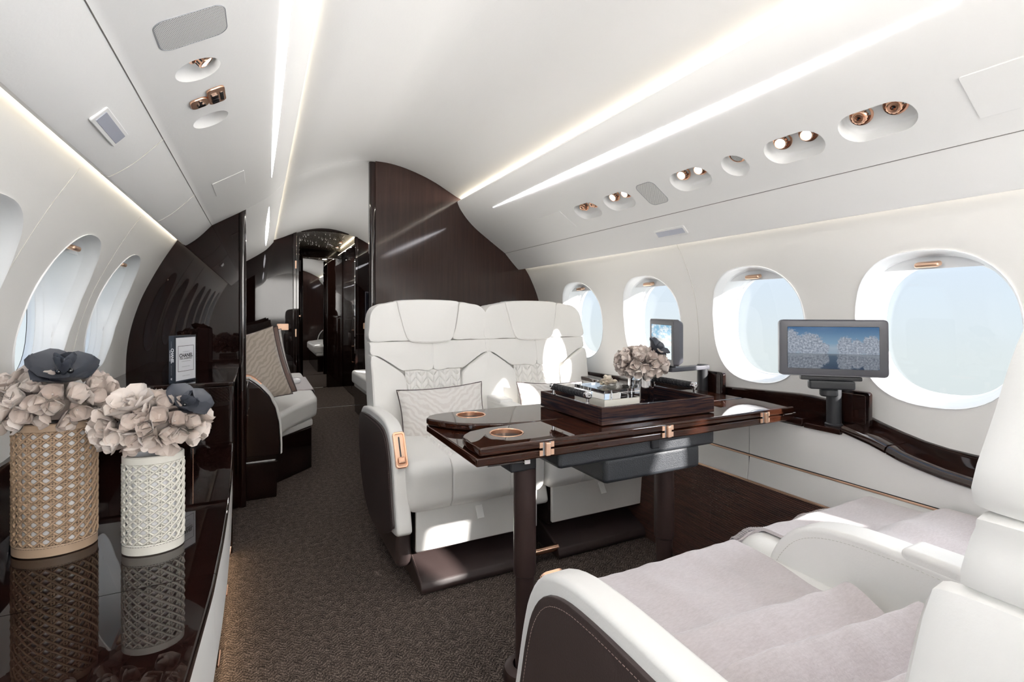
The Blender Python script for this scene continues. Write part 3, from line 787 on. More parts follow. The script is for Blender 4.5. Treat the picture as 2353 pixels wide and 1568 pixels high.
finish(box(.366,.398,5.94,6.03,.962,.978,.004,2), 'door_lever', 'gold', bpy.data.objects['door_2'])
for z in (1.50,.80): finish(box(.318,.332,5.566,5.578,z-.04,z+.04,.002,1), 'hinge', 'gold_satin', bpy.data.objects['wall_rear_left'])
for y in (5.62, 7.12): struct('trim_%d' % (8+(y > 6)), box(.33,.93,y-.012,y+.012,0,.004,.001,1), 'chrome', 'thin metal floor threshold')
for i, (x, y) in enumerate(((.86,6.3),(.88,6.75))):
    t = thing('ceiling_downlight', ('nearer' if i == 0 else 'farther')+' small lit downlight in the corridor ceiling', 'downlight', (x,y,1.840-i*.002))
    finish(lathe([(.018,0),(.024,-.003),(.026,.001),(.026,.006)], 24), 'trim_ring', 'gold', t); finish(lathe([(.0001,-.001),(.018,-.001),(.018,.003),(.0001,.003)], 20, capped=False), 'lens', 'lens', t)
b = bmesh.new()
for i in range(46):
    x = .40+.44*R.random(); y = 5.75+1.2*R.random(); zz = 1.866-.37*(x-.62)**2-.003
    merge(b, lathe([(.0001,0),(.0013,0),(.0013,.002),(.0001,.002)], 6, 'z', (x,y,zz), capped=False))
o = finish(b, 'star_lights', 'lens'); tag(o, 'tiny star lights scattered over the grey corridor ceiling', 'lights', kind='stuff')

# end walls behind the camera, so the cabin is closed
struct('wall_forward', box(-.75,1.85,YA-.04,YA,0,1.95), 'liner', 'cream forward wall')
struct('wall_left_lower', box(-.60,-.575,YA,YP,0,.66), 'wood_dark', 'dark lower wall behind the credenza')
struct('wall_left_lower', box(-.60,-.575,YP,YB,0,.66), 'panel', 'white lower wall behind the sofa')
struct('wall_right_aft_lower', box(1.60,1.73,YP+.04,YB,0,.66), 'panel', 'white lower wall in the sofa cabin')
struct('wall_skin', box(-.72,-.70,YA,YB,0,.70), 'gasket'); struct('wall_skin', box(1.86,1.88,YA,YB,0,.70), 'gasket')
# ---------------------------------------------------------------- more helpers
def wm(o):
    if o is None: return Matrix.Identity(4)
    return (wm(o.parent) @ o.matrix_parent_inverse if o.parent else Matrix.Identity(4)) @ o.matrix_basis
def F(bm, name, m, parent=None, ang=35):
    """mesh given in world coordinates, stored in its parent's frame"""
    if parent is not None: xf(bm, wm(parent).inverted())
    return finish(bm, name, m, parent, ang)
def rbox(x0,x1,y0,y1,z0,z1,r,seg=5,sub=0,bm=None):
    return box(x0,x1,y0,y1,z0,z1,r,seg,bm)
def pad_rings(poly, d, k=4, smooth=True, edge=.012, mapf=None, bulge=.012):
    """puffed leather pad over a closed (x,z) outline, depth d"""
    P = [Vector((q.x, q.y)) for q in catmull([(a,b,0) for a,b in poly], k, True)] if smooth else [Vector(p) for p in poly]
    c = sum(P, Vector((0,0)))/len(P)
    size = sum((p-c).length for p in P)/len(P)
    rings = []
    for ins, dd in ((0,-.01),(0,.45*d),(.12,.72*d),(.38,.90*d),(.75,.985*d),(1.3,d),(2.6,d+bulge*.35),(None,.55),(None,.25)):
        s = 1-ins*edge/size if ins is not None else dd
        dep = dd if ins is not None else d+bulge*(1-dd**2)*.95
        rings.append([mapf(c.x+(p.x-c.x)*s, c.y+(p.y-c.y)*s, dep) for p in P])
    bm = loft(rings, True, True, False)
    vc = bm.verts.new(mapf(c.x, c.y, d+bulge)); n = len(P)
    vs = list(bm.verts); last = vs[-1-n:-1]
    for i in range(n): bm.faces.new((last[i], last[(i+1)%n], vc))
    return bm
def quilt_h(u, v, cw=.030, p=.036, amp=.0095):
    k = math.floor(u/cw); fu = u/cw-k; s = 1 if k % 2 else -1
    vv = (v+s*(fu-.5)*cw*1.15)/p; fv = vv-math.floor(vv)
    e = min(min(fu,1-fu)*cw, min(fv,1-fv)*p*.75)
    t = min(1, e/.0095); return amp*(1-(1-t)**2.2)
def quilt_panel(x0,x1,y0,y1,mapf,step=.0034,cw=.030,p=.036):
    nx = int((x1-x0)/step); ny = int((y1-y0)/step); rows = []
    for j in range(ny+1):
        v = y0+(y1-y0)*j/ny; row = []
        for i in range(nx+1):
            u = x0+(x1-x0)*i/nx
            ed = min(1, min(i, nx-i, j, ny-j)/3)
            row.append(mapf(u, v, quilt_h(u, v, cw, p)*ed))
        rows.append(row)
    return loft(rows, closed=False)
def stitches(path, step=.0075, ln=.0048, r=.0006, bm=None):
    bm = bm or bmesh.new(); P = [Vector(p) for p in path]; acc = 0; nxt = 0
    for a, b in zip(P[:-1], P[1:]):
        L = (b-a).length
        if L < 1e-7: continue
        t = (b-a)/L
        while nxt < acc+L:
            s = a+t*(nxt-acc); tube([s, s+t*ln], r, 4, bm=bm); nxt += step
        acc += L
    return bm

# ---------------------------------------------------------------- credenza on the left
def edge_x(y):
    P = [(-.9,-.30),(-.4,-.26),(0,-.205),(.3,-.160),(.6,-.122),(.883,-.0972),(1.161,-.0830),(1.40,-.0790),(1.605,-.0793),(1.9,-.084),(2.15,-.092),(2.42,-.1015)]
    for (a, b), (c, d) in zip(P[:-1], P[1:]):
        if a <= y <= c: return b+(d-b)*(y-a)/(c-a)
    return P[0][1] if y < P[0][0] else P[-1][1]
CT = .468
cr = thing('credenza', 'long low glossy dark credenza with white upper drawer band under the left windows', 'cabinet', (-.33, 1.1, 0))
def along(y0, y1, sec, name, m, parent=cr, st=.05, ang=35):
    n = max(2, int((y1-y0)/st)); rings = []
    for i in range(n+1):
        y = y0+(y1-y0)*i/n; e = edge_x(y); rings.append([V(a if ab else e+a, y, b) for a, b, ab in sec])
    return F(loft(rings, True, True, True), name, m, parent, ang)
top_sec = [(-.572,CT,1),(-.006,CT,0),(-.002,CT-.002,0),(0,CT-.007,0),(-.001,CT-.018,0),(-.006,CT-.022,0),(-.572,CT-.022,1)]
along(-.85, 1.2228, top_sec, 'worktop', 'wood_dark'); along(1.2252, 2.402, top_sec, 'worktop', 'wood_dark')
for a, b in ((-.85,-.20),(-.20,.52),(.52,1.224),(1.224,1.80),(1.80,2.402)):
    along(a+.001, b-.001, [(-.004,.444,0),(-.003,.262,0),(-.02,.262,0),(-.02,.444,0)], 'white_drawer_front', 'panel')
    d = along(a+.0015, b-.0015, [(-.010,.258,0),(-.012,.066,0),(-.03,.066,0),(-.03,.258,0)], 'dark_drawer_front', 'wood_dark')
    ym = (a+b)/2
    for q in (-.16, .16):
        x = edge_x(ym+q)-.010
        F(box(x,x+.007,ym+q-.030,ym+q+.030,.205,.213,.003,2), 'drawer_pull', 'gold', d)
along(-.85, 2.402, [(-.572,.445,1),(-.022,.445,0),(-.022,.060,0),(-.572,.060,1)], 'carcass', 'wood_dark')
along(-.85, 2.95, [(-.56,.060,1),(-.050,.060,0),(-.052,.0,0),(-.56,.0,1)], 'plinth', 'gasket')
along(-.85, 2.95, [(-.046,.060,0),(-.036,.060,0),(-.036,.056,0),(-.046,.056,0)], 'floor_light_strip', 'floor_led')
# back board against the wall
rings = []
for i in range(60):
    y = -.85+(2.402+.85)*i/59; zt = .645 if y < 1.7 else .645+.075*min(1, (y-1.7)/.6)
    rings.append([V(-.552,y,CT), V(-.556,y,zt-.01), V(-.560,y,zt), V(-.574,y,zt), V(-.574,y,CT)])
F(loft(rings, True, True, True), 'back_board', 'wood_dark', cr)
# raised end cabinet
ec = thing('end_cabinet', 'taller glossy dark cabinet block at the far end of the credenza, against the partition', 'cabinet', (-.33, 2.68, 0))
F(box(-.574,-.104,2.412,2.955,.0,.706,.003,2), 'cabinet_body', 'wood_dark', ec)
F(box(-.574,-.098,2.404,2.955,.7065,.7265,.005,3), 'cabinet_top', 'wood_dark', ec)
F(box(-.246,-.244,2.4095,2.413,CT+.008,.702), 'gold_reflection', 'gold', ec)  # thin gold strip modelled in place of a reflection on the glossy face

# ---------------------------------------------------------------- woven vases
def vase(cx, cy, rx, ry, rz, H, N, Mr, cane, band, label, group):
    t = thing('woven_vase', label, 'vase', (cx, cy, CT+.0005), rz, group)
    def mp(u, z, off):
        a = 2*PI*u/N; return V(math.cos(a)*(rx+off), math.sin(a)*(ry+off), z)
    def ring(z, off, k=56): return [V(math.cos(2*PI*i/k)*(rx+off), math.sin(2*PI*i/k)*(ry+off), z) for i in range(k)]
    finish(loft([ring(.004,-.012), ring(.004,-.005), ring(H-.004,-.005), ring(H-.004,-.012), ring(.02,-.012)], True, False, True), 'vase_liner', 'vase_core', t)
    b0, b1 = .024, H-.018
    finish(loft([ring(0,-.006), ring(0,.001), ring(.002,.0035), ring(b0-.002,.0035), ring(b0,.002), ring(b0,-.004)], True, True, False), 'base_band', band, t)
    finish(loft([ring(b1,-.004), ring(b1,.002), ring(b1+.002,.0035), ring(H-.002,.0035), ring(H,.001), ring(H,-.009), ring(b1,-.009)]), 'rim_band', band, t)
    sb = bmesh.new(); stitches(ring(b0-.003,.0037,80)+[ring(b0-.003,.0037,80)[0]], .006, .004, .0005, sb); finish(sb, 'band_stitching', 'cover' if 0 else 'brown', t)
    z0 = b0+.001; ch = (b1-z0)/Mr; bm = bmesh.new(); r = .0023*ch/.0195; A = .0013
    def Z(v): return z0+v*ch
    for j in range(Mr+1):
        for q in (-.125, .125):
            v = j+q
            if v < 0 or v > Mr: continue
            path = [mp(i/3, Z(v), A*math.cos(PI*i/1.5+(q > 0)*PI)*.8) for i in range(N*3)]
            tube(path, r*.92, 5, closed=True, bm=bm)
    for i in range(N):
        for q in (-.125, .125):
            path = [mp(i+q, Z(k/3), .0004-A*math.cos(PI*k/1.5+(q > 0)*PI)*.8) for k in range(Mr*3+1)]
            tube(path, r*.92, 5, bm=bm, caps=False)
    for s in (1, -1):
        for i in range(N):
            path = [mp(i+.5+s*k/3, Z(k/3), .0019+s*.0007+.0009*math.sin(2*PI*k/3*1.0)) for k in range(Mr*3+1)]
            tube(path, r*1.12, 5, bm=bm, caps=False)
    o = finish(bm, 'cane_weave', cane, t, 80); o['kind'] = 'stuff'
    return t
VG = 'cane-woven flower vases on the credenza'
vase(-.429, 1.532, .0765, .060, math.radians(-16), .298, 21, 13, 'vase_tan', 'vase_tan_band', 'taller tan woven-cane leather vase standing on the glossy credenza', VG)
vase(-.223, 1.425, .0575, .046, math.radians(-9), .222, 17, 10, 'vase_white', 'vase_white_band', 'shorter ivory woven-cane leather vase standing on the glossy credenza', VG)

# petals: shared meshes
def petal_mesh(name, L, Wd, curl, cup, m, notch=0, seed=0):
    rr = random.Random(seed); rows = []
    nu, nv = 9, 8
    for i in range(nu):
        t = i/(nu-1); row = []
        w = Wd*.5*(math.sin(PI*min(1, (.10+.90*t))**.80)**.75 if t < 1 else 0)+Wd*.03
        w = Wd*.5*max(.10, math.sqrt(max(0, 1-((t-.53)/.4705)**2)))
        for j in range(nv):
            s = 2*j/(nv-1)-1
            x = L*t-(L*notch*(1-abs(s))**1 if t > .9 else 0)
            row.append(V(x, w*s, cup*w*s*s*2+curl*L*t*t+.002*rr.uniform(-1,1)))
        rows.append(row)
    bm = loft(rows, closed=False)
    me = bpy.data.meshes.new(name); bmesh.ops.recalc_face_normals(bm, faces=bm.faces); bm.to_mesh(me); bm.free()
    me.materials.append(M[m]); me.shade_smooth(); return me
def petal_obj(me, parent, mtx, label=None):
    o = bpy.data.objects.new('petal', me); COL.objects.link(o); o.parent = parent; o.matrix_local = mtx; return o
PM = [petal_mesh('petal', .036, .036, .30, .55, m, seed=i) for i, m in enumerate(('petal','petal2','petal','petal2'))]+[petal_mesh('petal', .036, .034, -.25, .8, 'petal', seed=9)]
BIG = petal_mesh('petal', .068, .062, .10, .30, 'petal', seed=21); BIGC = petal_mesh('petal', .060, .055, .25, .35, 'petal2', seed=22)
DK = petal_mesh('petal', .066, .066, .14, .22, 'dpetal', seed=31); DKS = petal_mesh('petal', .030, .030, .5, .8, 'dpetal', seed=32)
def basis(n, spin):
    n = n.normalized(); a = n.orthogonal().normalized(); b = n.cross(a)
    u = a*math.cos(spin)+b*math.sin(spin); v = n.cross(u)
    return Matrix((u, v, n)).transposed().to_4x4()
def bloom(parent, c, n, me_list, k, tilt, scale, spin0=0, push=.0, jit=.25):
    for i in range(k):
        B = basis(n, spin0+2*PI*i/k+R.uniform(-jit, jit))
        m = Matrix.Translation(c) @ B @ Matrix.Rotation(-tilt-R.uniform(-.2,.25), 4, 'Y') @ Matrix.Translation((push,0,0)) @ Matrix.Scale(scale*R.uniform(.85,1.12), 4)
        petal_obj(R.choice(me_list), parent, m)
def bouquet(cx, cy, cz, ax, ay, az, nfl, label, sc, group, skip=()):
    rz = 0
    t = thing('flower_bouquet', label, 'flowers', (cx, cy, cz), rz, group)
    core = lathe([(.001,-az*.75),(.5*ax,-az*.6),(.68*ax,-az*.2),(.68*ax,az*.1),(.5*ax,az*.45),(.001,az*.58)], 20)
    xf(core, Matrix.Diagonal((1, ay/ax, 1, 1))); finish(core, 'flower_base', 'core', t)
    ga = PI*(3-5**.5); pts = []
    for i in range(nfl):
        z = 1-1.62*(i+.5)/nfl; r = math.sqrt(max(0, 1-z*z)); a = ga*i
        n = V(r*math.cos(a), r*math.sin(a), z)
        c = V(n.x*ax*.80, n.y*ay*.80, n.z*az*.75)
        if any((c-V(*q[:3])).length < q[3] for q in skip): continue
        nn = V(n.x/ax, n.y/ay, n.z/az*.8).normalized()
        nn = (nn+V(R.uniform(-.35,.35), R.uniform(-.35,.35), R.uniform(-.25,.25))).normalized()
        bloom(t, c, nn, PM, 4, .62, sc, R.uniform(0,6))
        if R.random() < .2:
            b = bmesh.new(); bmesh.ops.create_icosphere(b, subdivisions=1, radius=.0022*sc); xf(b, Matrix.Translation(c+nn*.012*sc)); finish(b, 'pearl', 'pearl', t)
    return t
def accent(parent, c, n, big, small, kb, ks, sc, bead='bead'):
    bloom(parent, c, n, [big], kb, .30, sc, R.uniform(0,6), -.006*sc, .15)
    bloom(parent, c+n*.010*sc, n, [small], ks, .9, sc, R.uniform(0,6))
    for i in range(3):
        b = bmesh.new(); bmesh.ops.create_icosphere(b, subdivisions=2, radius=.005*sc)
        xf(b, Matrix.Translation(c+n*.018*sc+V(.009*math.cos(i*2.1),.009*math.sin(i*2.1),0)*sc)); finish(b, 'bead', bead, parent)
FG = 'paper flower bouquets'
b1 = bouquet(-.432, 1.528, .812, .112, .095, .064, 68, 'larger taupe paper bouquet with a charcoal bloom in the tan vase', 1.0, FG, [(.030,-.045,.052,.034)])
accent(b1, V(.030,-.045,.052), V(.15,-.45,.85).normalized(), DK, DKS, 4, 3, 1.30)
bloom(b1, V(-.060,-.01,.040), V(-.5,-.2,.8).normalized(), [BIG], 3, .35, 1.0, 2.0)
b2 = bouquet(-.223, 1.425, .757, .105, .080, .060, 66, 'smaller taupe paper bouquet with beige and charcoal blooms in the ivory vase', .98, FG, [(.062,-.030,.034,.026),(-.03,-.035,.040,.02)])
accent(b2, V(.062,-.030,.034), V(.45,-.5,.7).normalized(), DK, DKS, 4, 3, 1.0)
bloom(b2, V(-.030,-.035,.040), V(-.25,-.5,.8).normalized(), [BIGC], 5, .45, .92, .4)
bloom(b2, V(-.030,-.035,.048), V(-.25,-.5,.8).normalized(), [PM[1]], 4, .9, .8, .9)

# ---------------------------------------------------------------- book
def text(body, size, mtx, m, parent, bold=0, align='CENTER', sx=1, name='lettering'):
    cu = bpy.data.curves.new('t', 'FONT'); cu.body = body; cu.size = size; cu.align_x = align; cu.align_y = 'CENTER'; cu.offset = bold; cu.extrude = .00005
    o = bpy.data.objects.new('t', cu); COL.objects.link(o)
    dg = bpy.context.evaluated_depsgraph_get(); dg.update()
    me = bpy.data.meshes.new_from_object(o.evaluated_get(dg)); bpy.data.objects.remove(o); bpy.data.curves.remove(cu)
    me.transform(mtx @ Matrix.Diagonal((sx,1,1,1))); me.materials.clear(); me.materials.append(M[m]); me.name = name
    q = bpy.data.objects.new(name, me); COL.objects.link(q); q.parent = parent; return q
bk = thing('book', 'small upright dark hardback with a white cover panel on the end cabinet', 'book', (-.311, 2.425, .7275), math.radians(60))
finish(box(0,.128,0,.0022,0,.193,.0008,1), 'front_cover', 'cover', bk); finish(box(0,.128,.0205,.0227,0,.193,.0008,1), 'back_cover', 'cover', bk)
finish(box(-.0012,.0020,.0,.0227,0,.193,.0010,2), 'spine', 'cover', bk); finish(box(.002,.125,.0024,.0203,.003,.190), 'pages', 'page', bk)
finish(box(.009,.1235,-.0005,.0003,.008,.184), 'cover_panel', 'page', bk)
fr = bmesh.new(); x0,x1,z0,z1,tt = .020,.113,.044,.150,.0016
for a in ((x0,x1,z0,z0+tt),(x0,x1,z1-tt,z1),(x0,x0+tt,z0,z1),(x1-tt,x1,z0,z1)): box(a[0],a[1],-.0009,-.0004,a[2],a[3],bm=fr)
finish(fr, 'cover_frame', 'wine', bk)
RX = Matrix.Rotation(PI/2, 4, 'X')
def ct(s, size, x, z, m='wine', bold=0, sx=1): return text(s, size, Matrix.Translation((x,-.0010,z)) @ RX, m, bk, bold, sx=sx)
ct('CHANEL', .0205, .0665, .1090, bold=.0006); ct('PAR LAGERFELD', .0100, .0665, .0965, bold=.0002)
ct('LITTLE BOOK OF', .0052, .0665, .1245, 'thinprint'); ct('THE STORY OF THE ICONIC DESIGNER', .0030, .0665, .0850, 'wine'); ct('EMMA BAXTER-WRIGHT', .0044, .0665, .0630, 'thinprint'); ct('NOUVELLE COLLECTION', .0038, .0665, .0250, 'thinprint')
SPM = Matrix(((0,0,-1),(0,-1,0),(-1,0,0))).to_4x4()
text('CHANEL', .0155, Matrix.Translation((-.0016,.0075,.112)) @ SPM, 'print', bk, .0006, name='spine_lettering')
text('PAR LAGERFELD', .0062, Matrix.Translation((-.0016,.0170,.112)) @ SPM, 'print', bk, .0001, name='spine_lettering')
text('LITTLE BOOK OF', .0040, Matrix.Translation((-.0016,.0115,.155)) @ SPM, 'thinprint', bk, name='spine_lettering')
text('EMMA BAXTER-WRIGHT', .0038, Matrix.Translation((-.0016,.0115,.052)) @ SPM, 'thinprint', bk, name='spine_lettering')
text('W', .0085, Matrix.Translation((-.0016,.0115,.018)) @ SPM, 'print', bk, .0004, name='spine_lettering')

# ---------------------------------------------------------------- seats
def seat(X0, sg, label, outer, inner, group, lid=True):
    Y0 = 1.75 if sg > 0 else .87
    t = thing('club_armchair', label, 'seat', (X0, Y0, 0), 0, group)
    def Fs(bm, name, m, ang=35, parent=None):
        if sg < 0: xf(bm, Matrix.Diagonal((1,-1,1,1)))
        return finish(bm, name, m, parent or t, ang)
    yb = .60 if sg > 0 else .685
    def bp(x, z, d):   # point on the reclined, slightly wrapped backrest
        wrap = .22*x*x*(1.0 if z < .86 else .9)
        return V(x, yb+(z-.45)*.19-d-wrap, z)
    # floor pedestal
    pl = [(.0,.0),(-.006,.018),(.004,.040),(.05,.058),(.12,.082),(.24,.112),(.62,.125),(.62,0)]
    Fs(prism(pl, 'x', -.243, .236, .006, 3), 'pedestal', 'brown')
    Fs(stitches([V(-.2385, a, b+.0045) for a, b in pl[2:6]], .008, .005, .0006), 'pedestal_stitching', 'white_stitch' if 0 else 'cocoa')
    Fs(box(-.235,.235,.10,.60,.10,.298,.012,2), 'seat_base', 'brown')
    # drawer with pull tab
    d = Fs(box(-.247,.262,.045,.062,.134,.292,.0045,3), 'drawer', 'leather')
    Fs(prism([(.046,.266),(.041,.270),(.016,.228),(.020,.225),(.036,.250),(.046,.256)], 'x', -.014, .014, .001, 1), 'pull_tab', 'leather', parent=d)
    # cushion
    def cush(xs, y0, y1, z0, z1, r):
        rings = [[V(x, (y0+y1)/2+p[0], (z0+z1)/2+p[1]) for p in pill(y1-y0-2*i, z1-z0-2*i, max(.004, r-i*.6), 6)] for x, i in xs]
        return loft(rings, True, True, True)
    for sx in (-1, 1):
        Fs(cush([(sx*a, i) for a, i in ((.1203,.010),(.1208,.004),(.1235,.001),(.130,0),(.200,-.001),(.245,0),(.262,.003),(.274,.010),(.281,.020),(.285,.034),(.286,.050))], .002, .62, .283, .474, .052), 'seat_bolster', 'leather')
    Fs(cush([(-.1197,.010),(-.1192,.004),(-.1165,.001),(-.11,0),(0,-.002),(.11,0),(.1165,.001),(.1192,.004),(.1197,.010)], -.002, .64, .287, .466, .050), 'seat_cushion', 'leather')
    Fs(quilt_panel(-.112,.112,.07,.50, lambda u, v, h: V(u, v, .4640+h)), 'quilted_seat_panel', 'leather')
    sb = bmesh.new()
    for s in (-1, 1):
        stitches([V(s*.235, .004-.0005, z) for z in (.335,.345,.36,.40,.42)], .0075, .0048, .0006, sb)
    Fs(sb, 'seat_stitching', 'white_stitch')
    # backrest
    full = [(-.300,.44),(-.303,.60),(-.305,.80),(-.302,.93),(-.292,1.005),(-.262,1.045),(-.20,1.058),(-.1,1.064),(0,1.067),(.1,1.064),(.20,1.058),(.262,1.045),(.292,1.005),(.302,.93),(.305,.80),(.303,.60),(.300,.44)]
    fp = [(q.x, q.y) for q in catmull([(a,b,0) for a,b in full], 3)]
    rings = [[bp(x*s, .44+(z-.44)*(1-(1-s)*.6), dd) for x, z in fp] for s, dd in ((.90,.004),(.965,.0),(1.0,-.02),(1.0,-.085),(.97,-.105),(.88,-.115))]
    Fs(loft(rings, True, True, True), 'backrest', 'leather')
    for s in (-1, 1):
        W_ = [(.303,.880),(.306,.95),(.296,1.012),(.262,1.050),(.215,1.061),(.158,1.066),(.142,1.01),(.122,.93),(.108,.880),(.2,.878)]
        Fs(pad_rings([(s*a, b) for a, b in W_], .052, 4, edge=.0045, mapf=bp, bulge=.004), 'headrest_wing', 'leather')
        U_ = [(.0006,.877),(.10,.877),(.21,.877),(.300,.879),(.305,.86),(.303,.822),(.262,.808),(.21,.775),(.16,.741),(.135,.737),(.07,.738),(.0006,.739)]
        Fs(pad_rings([(s*a, b) for a, b in U_], .046, 3, edge=.0035, mapf=bp, bulge=.004), 'upper_back_pad', 'leather')
        B_ = [(.304,.815),(.262,.803),(.212,.770),(.165,.735),(.142,.700),(.138,.62),(.142,.52),(.150,.455),(.22,.45),(.298,.455),(.302,.60),(.305,.72)]
        Fs(pad_rings([(s*a, b) for a, b in B_], .060, 3, edge=.006, mapf=bp, bulge=.012), 'side_bolster', 'leather')
        Fs(stitches([bp(s*.283, z, .049) for z in (.895,.92,.95,.98,1.005)]+[bp(s*.268,1.028,.048)], .0075, .0048, .0006), 'headrest_stitching', 'white_stitch')
    C_ = [(-.150,1.073),(-.05,1.079),(.05,1.079),(.150,1.073),(.158,1.055),(.145,.99),(.128,.92),(.113,.885),(.085,.869),(0,.864),(-.085,.869),(-.113,.885),(-.128,.92),(-.145,.99),(-.158,1.055)]
    C_ = [(a-.011, b) for a, b in C_]
    Fs(pad_rings(C_, .064, 3, edge=.0045, mapf=bp, bulge=.010), 'headrest_pillow', 'leather')
    Fs(quilt_panel(-.140,.140,.50,.737, lambda u, v, h: bp(u, v, .036+h)), 'quilted_back_panel', 'leather')
    Fs(stitches([bp(.004, z, .0475) for z in (.75,.80,.865)], .006, .004, .0005), 'centre_stitching', 'white_stitch')
    # armrests
    AP = [(.70,.555),(.55,.590),(.40,.598),(.28,.600),(.19,.592),(.125,.566),(.082,.515),(.058,.45),(.040,.38),(.022,.31),(.002,.248),(.006,.226),(.035,.215),(.10,.206),(.25,.19),(.45,.19),(.62,.26),(.70,.40)]
    def arm(x0, x1, side, dy=0, dz=0):
        ap = [(q.x+dy*(1-.8*max(0, min(1, (q.x-.15)/.55))), q.y+dz) for q in catmull([(a,b,0) for a,b in AP], 3, True)]
        a = Fs(prism(ap, 'x', x0, x1, .010, 3), 'armrest', 'leather')
        return a
    if outer:
        s = outer
        xo, xi = (-.328, -.272) if s < 0 else (.272, .328)
        a = arm(xo, xi, s)
        IP = [(.705,.530),(.55,.563),(.40,.571),(.28,.573),(.20,.566),(.145,.542),(.108,.497),(.086,.44),(.068,.37),(.050,.30),(.034,.250),(.060,.232),(.12,.196),(.25,.15),(.45,.14),(.62,.22),(.705,.38)]
        ip = [(q.x, q.y) for q in catmull([(c,b,0) for c,b in IP], 3, True)]
        xs = xo-.008 if s < 0 else xo+.060
        Fs(prism(ip, 'x', xs, xs+.010+.0, .003, 2), 'armrest_side_panel', 'brown')
        Fs(stitches([V(xs-.0003 if s < 0 else xs+.0103, c, b) for c, b in [(c+.010*(1 if c < .4 else 1), b-.012) for c, b in ip[3:34]]], .0075, .0045, .0006), 'panel_stitching', 'cocoa')
        Fs(box(-.30,-.24,.12,.60,.05,.22,.02,3), 'side_skirt', 'brown')
        # recline handle set in the front slope
        C = V((xo+xi)/2+.002, .0765 if sg > 0 else .0865, .5110 if sg > 0 else .5055); dn = V(0,-.068,-.122).normalized(); nn = V(0, dn.z, -dn.y).normalized()
        if nn.y > 0: nn = -nn
        mtx = Matrix((V(1,0,0), dn, nn)).transposed().to_4x4(); mtx.translation = C
        def L(bm): xf(bm, mtx); return bm
        b = loft([[V(p[0],p[1],z) for p in pill(w,h,r,6)] for w,h,r,z in ((.044,.132,.012,-.012),(.046,.134,.012,.003),(.042,.130,.011,.0045),(.034,.120,.008,.0040),(.032,.118,.007,-.002))])
        pl_ = Fs(L(b), 'recline_plate', 'gold')
        Fs(L(prism(pill(.033,.119,.007,6), 'z', -.004, -.0015)), 'plate_inset', 'gold_satin', parent=pl_)
        Fs(L(prism(pill(.006,.075,.003,4,(0,-.012)), 'z', -.002, -.0008)), 'slot', 'bead', parent=pl_)
        Fs(L(box(-.013,.013,.028,.052,-.001,.011,.004,3)), 'recline_lever', 'gold', parent=pl_)
    if inner:
        s = inner; xo, xi = (.255, .328)
        arm(xo, xi, s, .062, -.010)
        if lid:
            Fs(box(xo+.001,xi-.001,.385,.66,.545,.602,.011,4), 'armrest_lid', 'leather')
        Fs(stitches([V(xo-.0004, c, b) for c, b in [(q.x+.076, q.y-.026) for q in catmull([(a_,b_,0) for a_,b_ in AP[2:9]], 5)]], .0075, .0045, .0006), 'armrest_stitching', 'white_stitch')
    return t
SG = 'white leather cabin seats with diamond quilting'
XA, XB = .757, 1.338
s1 = seat(XA, 1, 'far white leather seat beside the aisle with a striped pillow', -1, 1, SG)
s2 = seat(XB, 1, 'far white leather seat under the window, sunlit, in front of the brown partition', 0, 0, SG)
s3 = seat(XA, -1, 'near white leather seat beside the aisle under a lilac throw, seen at the lower edge', -1, 1, SG)
s4 = seat(XB, -1, 'near white leather seat by the window ledge with a fringed throw over its cushion', 0, 0, SG)
F(tube([V(.985,1.775,.040), V(1.105,1.775,.040)], .014, 20), 'connecting_rod', 'gold', s1)
F(tube([V(1.463+.010*math.cos(a), 2.46, 1.065+.010*math.sin(a)) for a in [2*PI*i/20 for i in range(20)]], .0035, 8, closed=True), 'belt_guide', 'gold', s2)

# ---------------------------------------------------------------- pillows
def pillow(name, label, loc, rot, w, h, t, m, group, piping='piping', n=22, cat='pillow'):
    r = thing(name, label, cat, loc, 0, group); r.rotation_euler = rot
    rows = []
    def pt(a, b, s):
        ex = 1-.05*(1-abs(b)**2)*0; x = a*w/2*(1-.07*(1-b*b)*abs(a)**3); z = b*h/2*(1-.09*(1-a*a)*abs(b)**3)
        th = t/2*((1-a*a)**.42)*((1-b*b)**.42)
        wr = .0035*noise.noise(V(a*3.1, b*3.1, s*5+w*10))*(1-max(abs(a),abs(b))**4)
        return V(x, s*(th)+wr, z)
    bm = bmesh.new()
    for s in (-1, 1):
        loft([[pt(2*i/n-1, 2*j/n-1, s) for i in range(n+1)] for j in range(n+1)], closed=False, bm=bm)
    bmesh.ops.remove_doubles(bm, verts=bm.verts, dist=.0004)
    finish(bm, 'pillow_cover', m, r, 60)
    ed = [pt(2*i/n-1,-1,1) for i in range(n)]+[pt(1,2*i/n-1,1) for i in range(n)]+[pt(1-2*i/n,1,1) for i in range(n)]+[pt(-1,1-2*i/n,1) for i in range(n)]
    finish(tube(ed, .0028, 6, closed=True), 'piping', piping, r)
    return r
PG = 'beige animal-stripe lumbar pillows on the far seats'
pillow('lumbar_pillow', 'beige zebra-stripe lumbar pillow leaning on the far aisle seat', (.752, 2.190, .545), (math.radians(-18), math.radians(-2.5), math.radians(-4)), .405, .27, .10, 'zebra', PG)
pillow('lumbar_pillow', 'beige zebra-stripe lumbar pillow on the far window seat, behind the tray', (1.345, 2.200, .535), (math.radians(-18), math.radians(3), math.radians(0)), .40, .25, .10, 'zebra', PG)

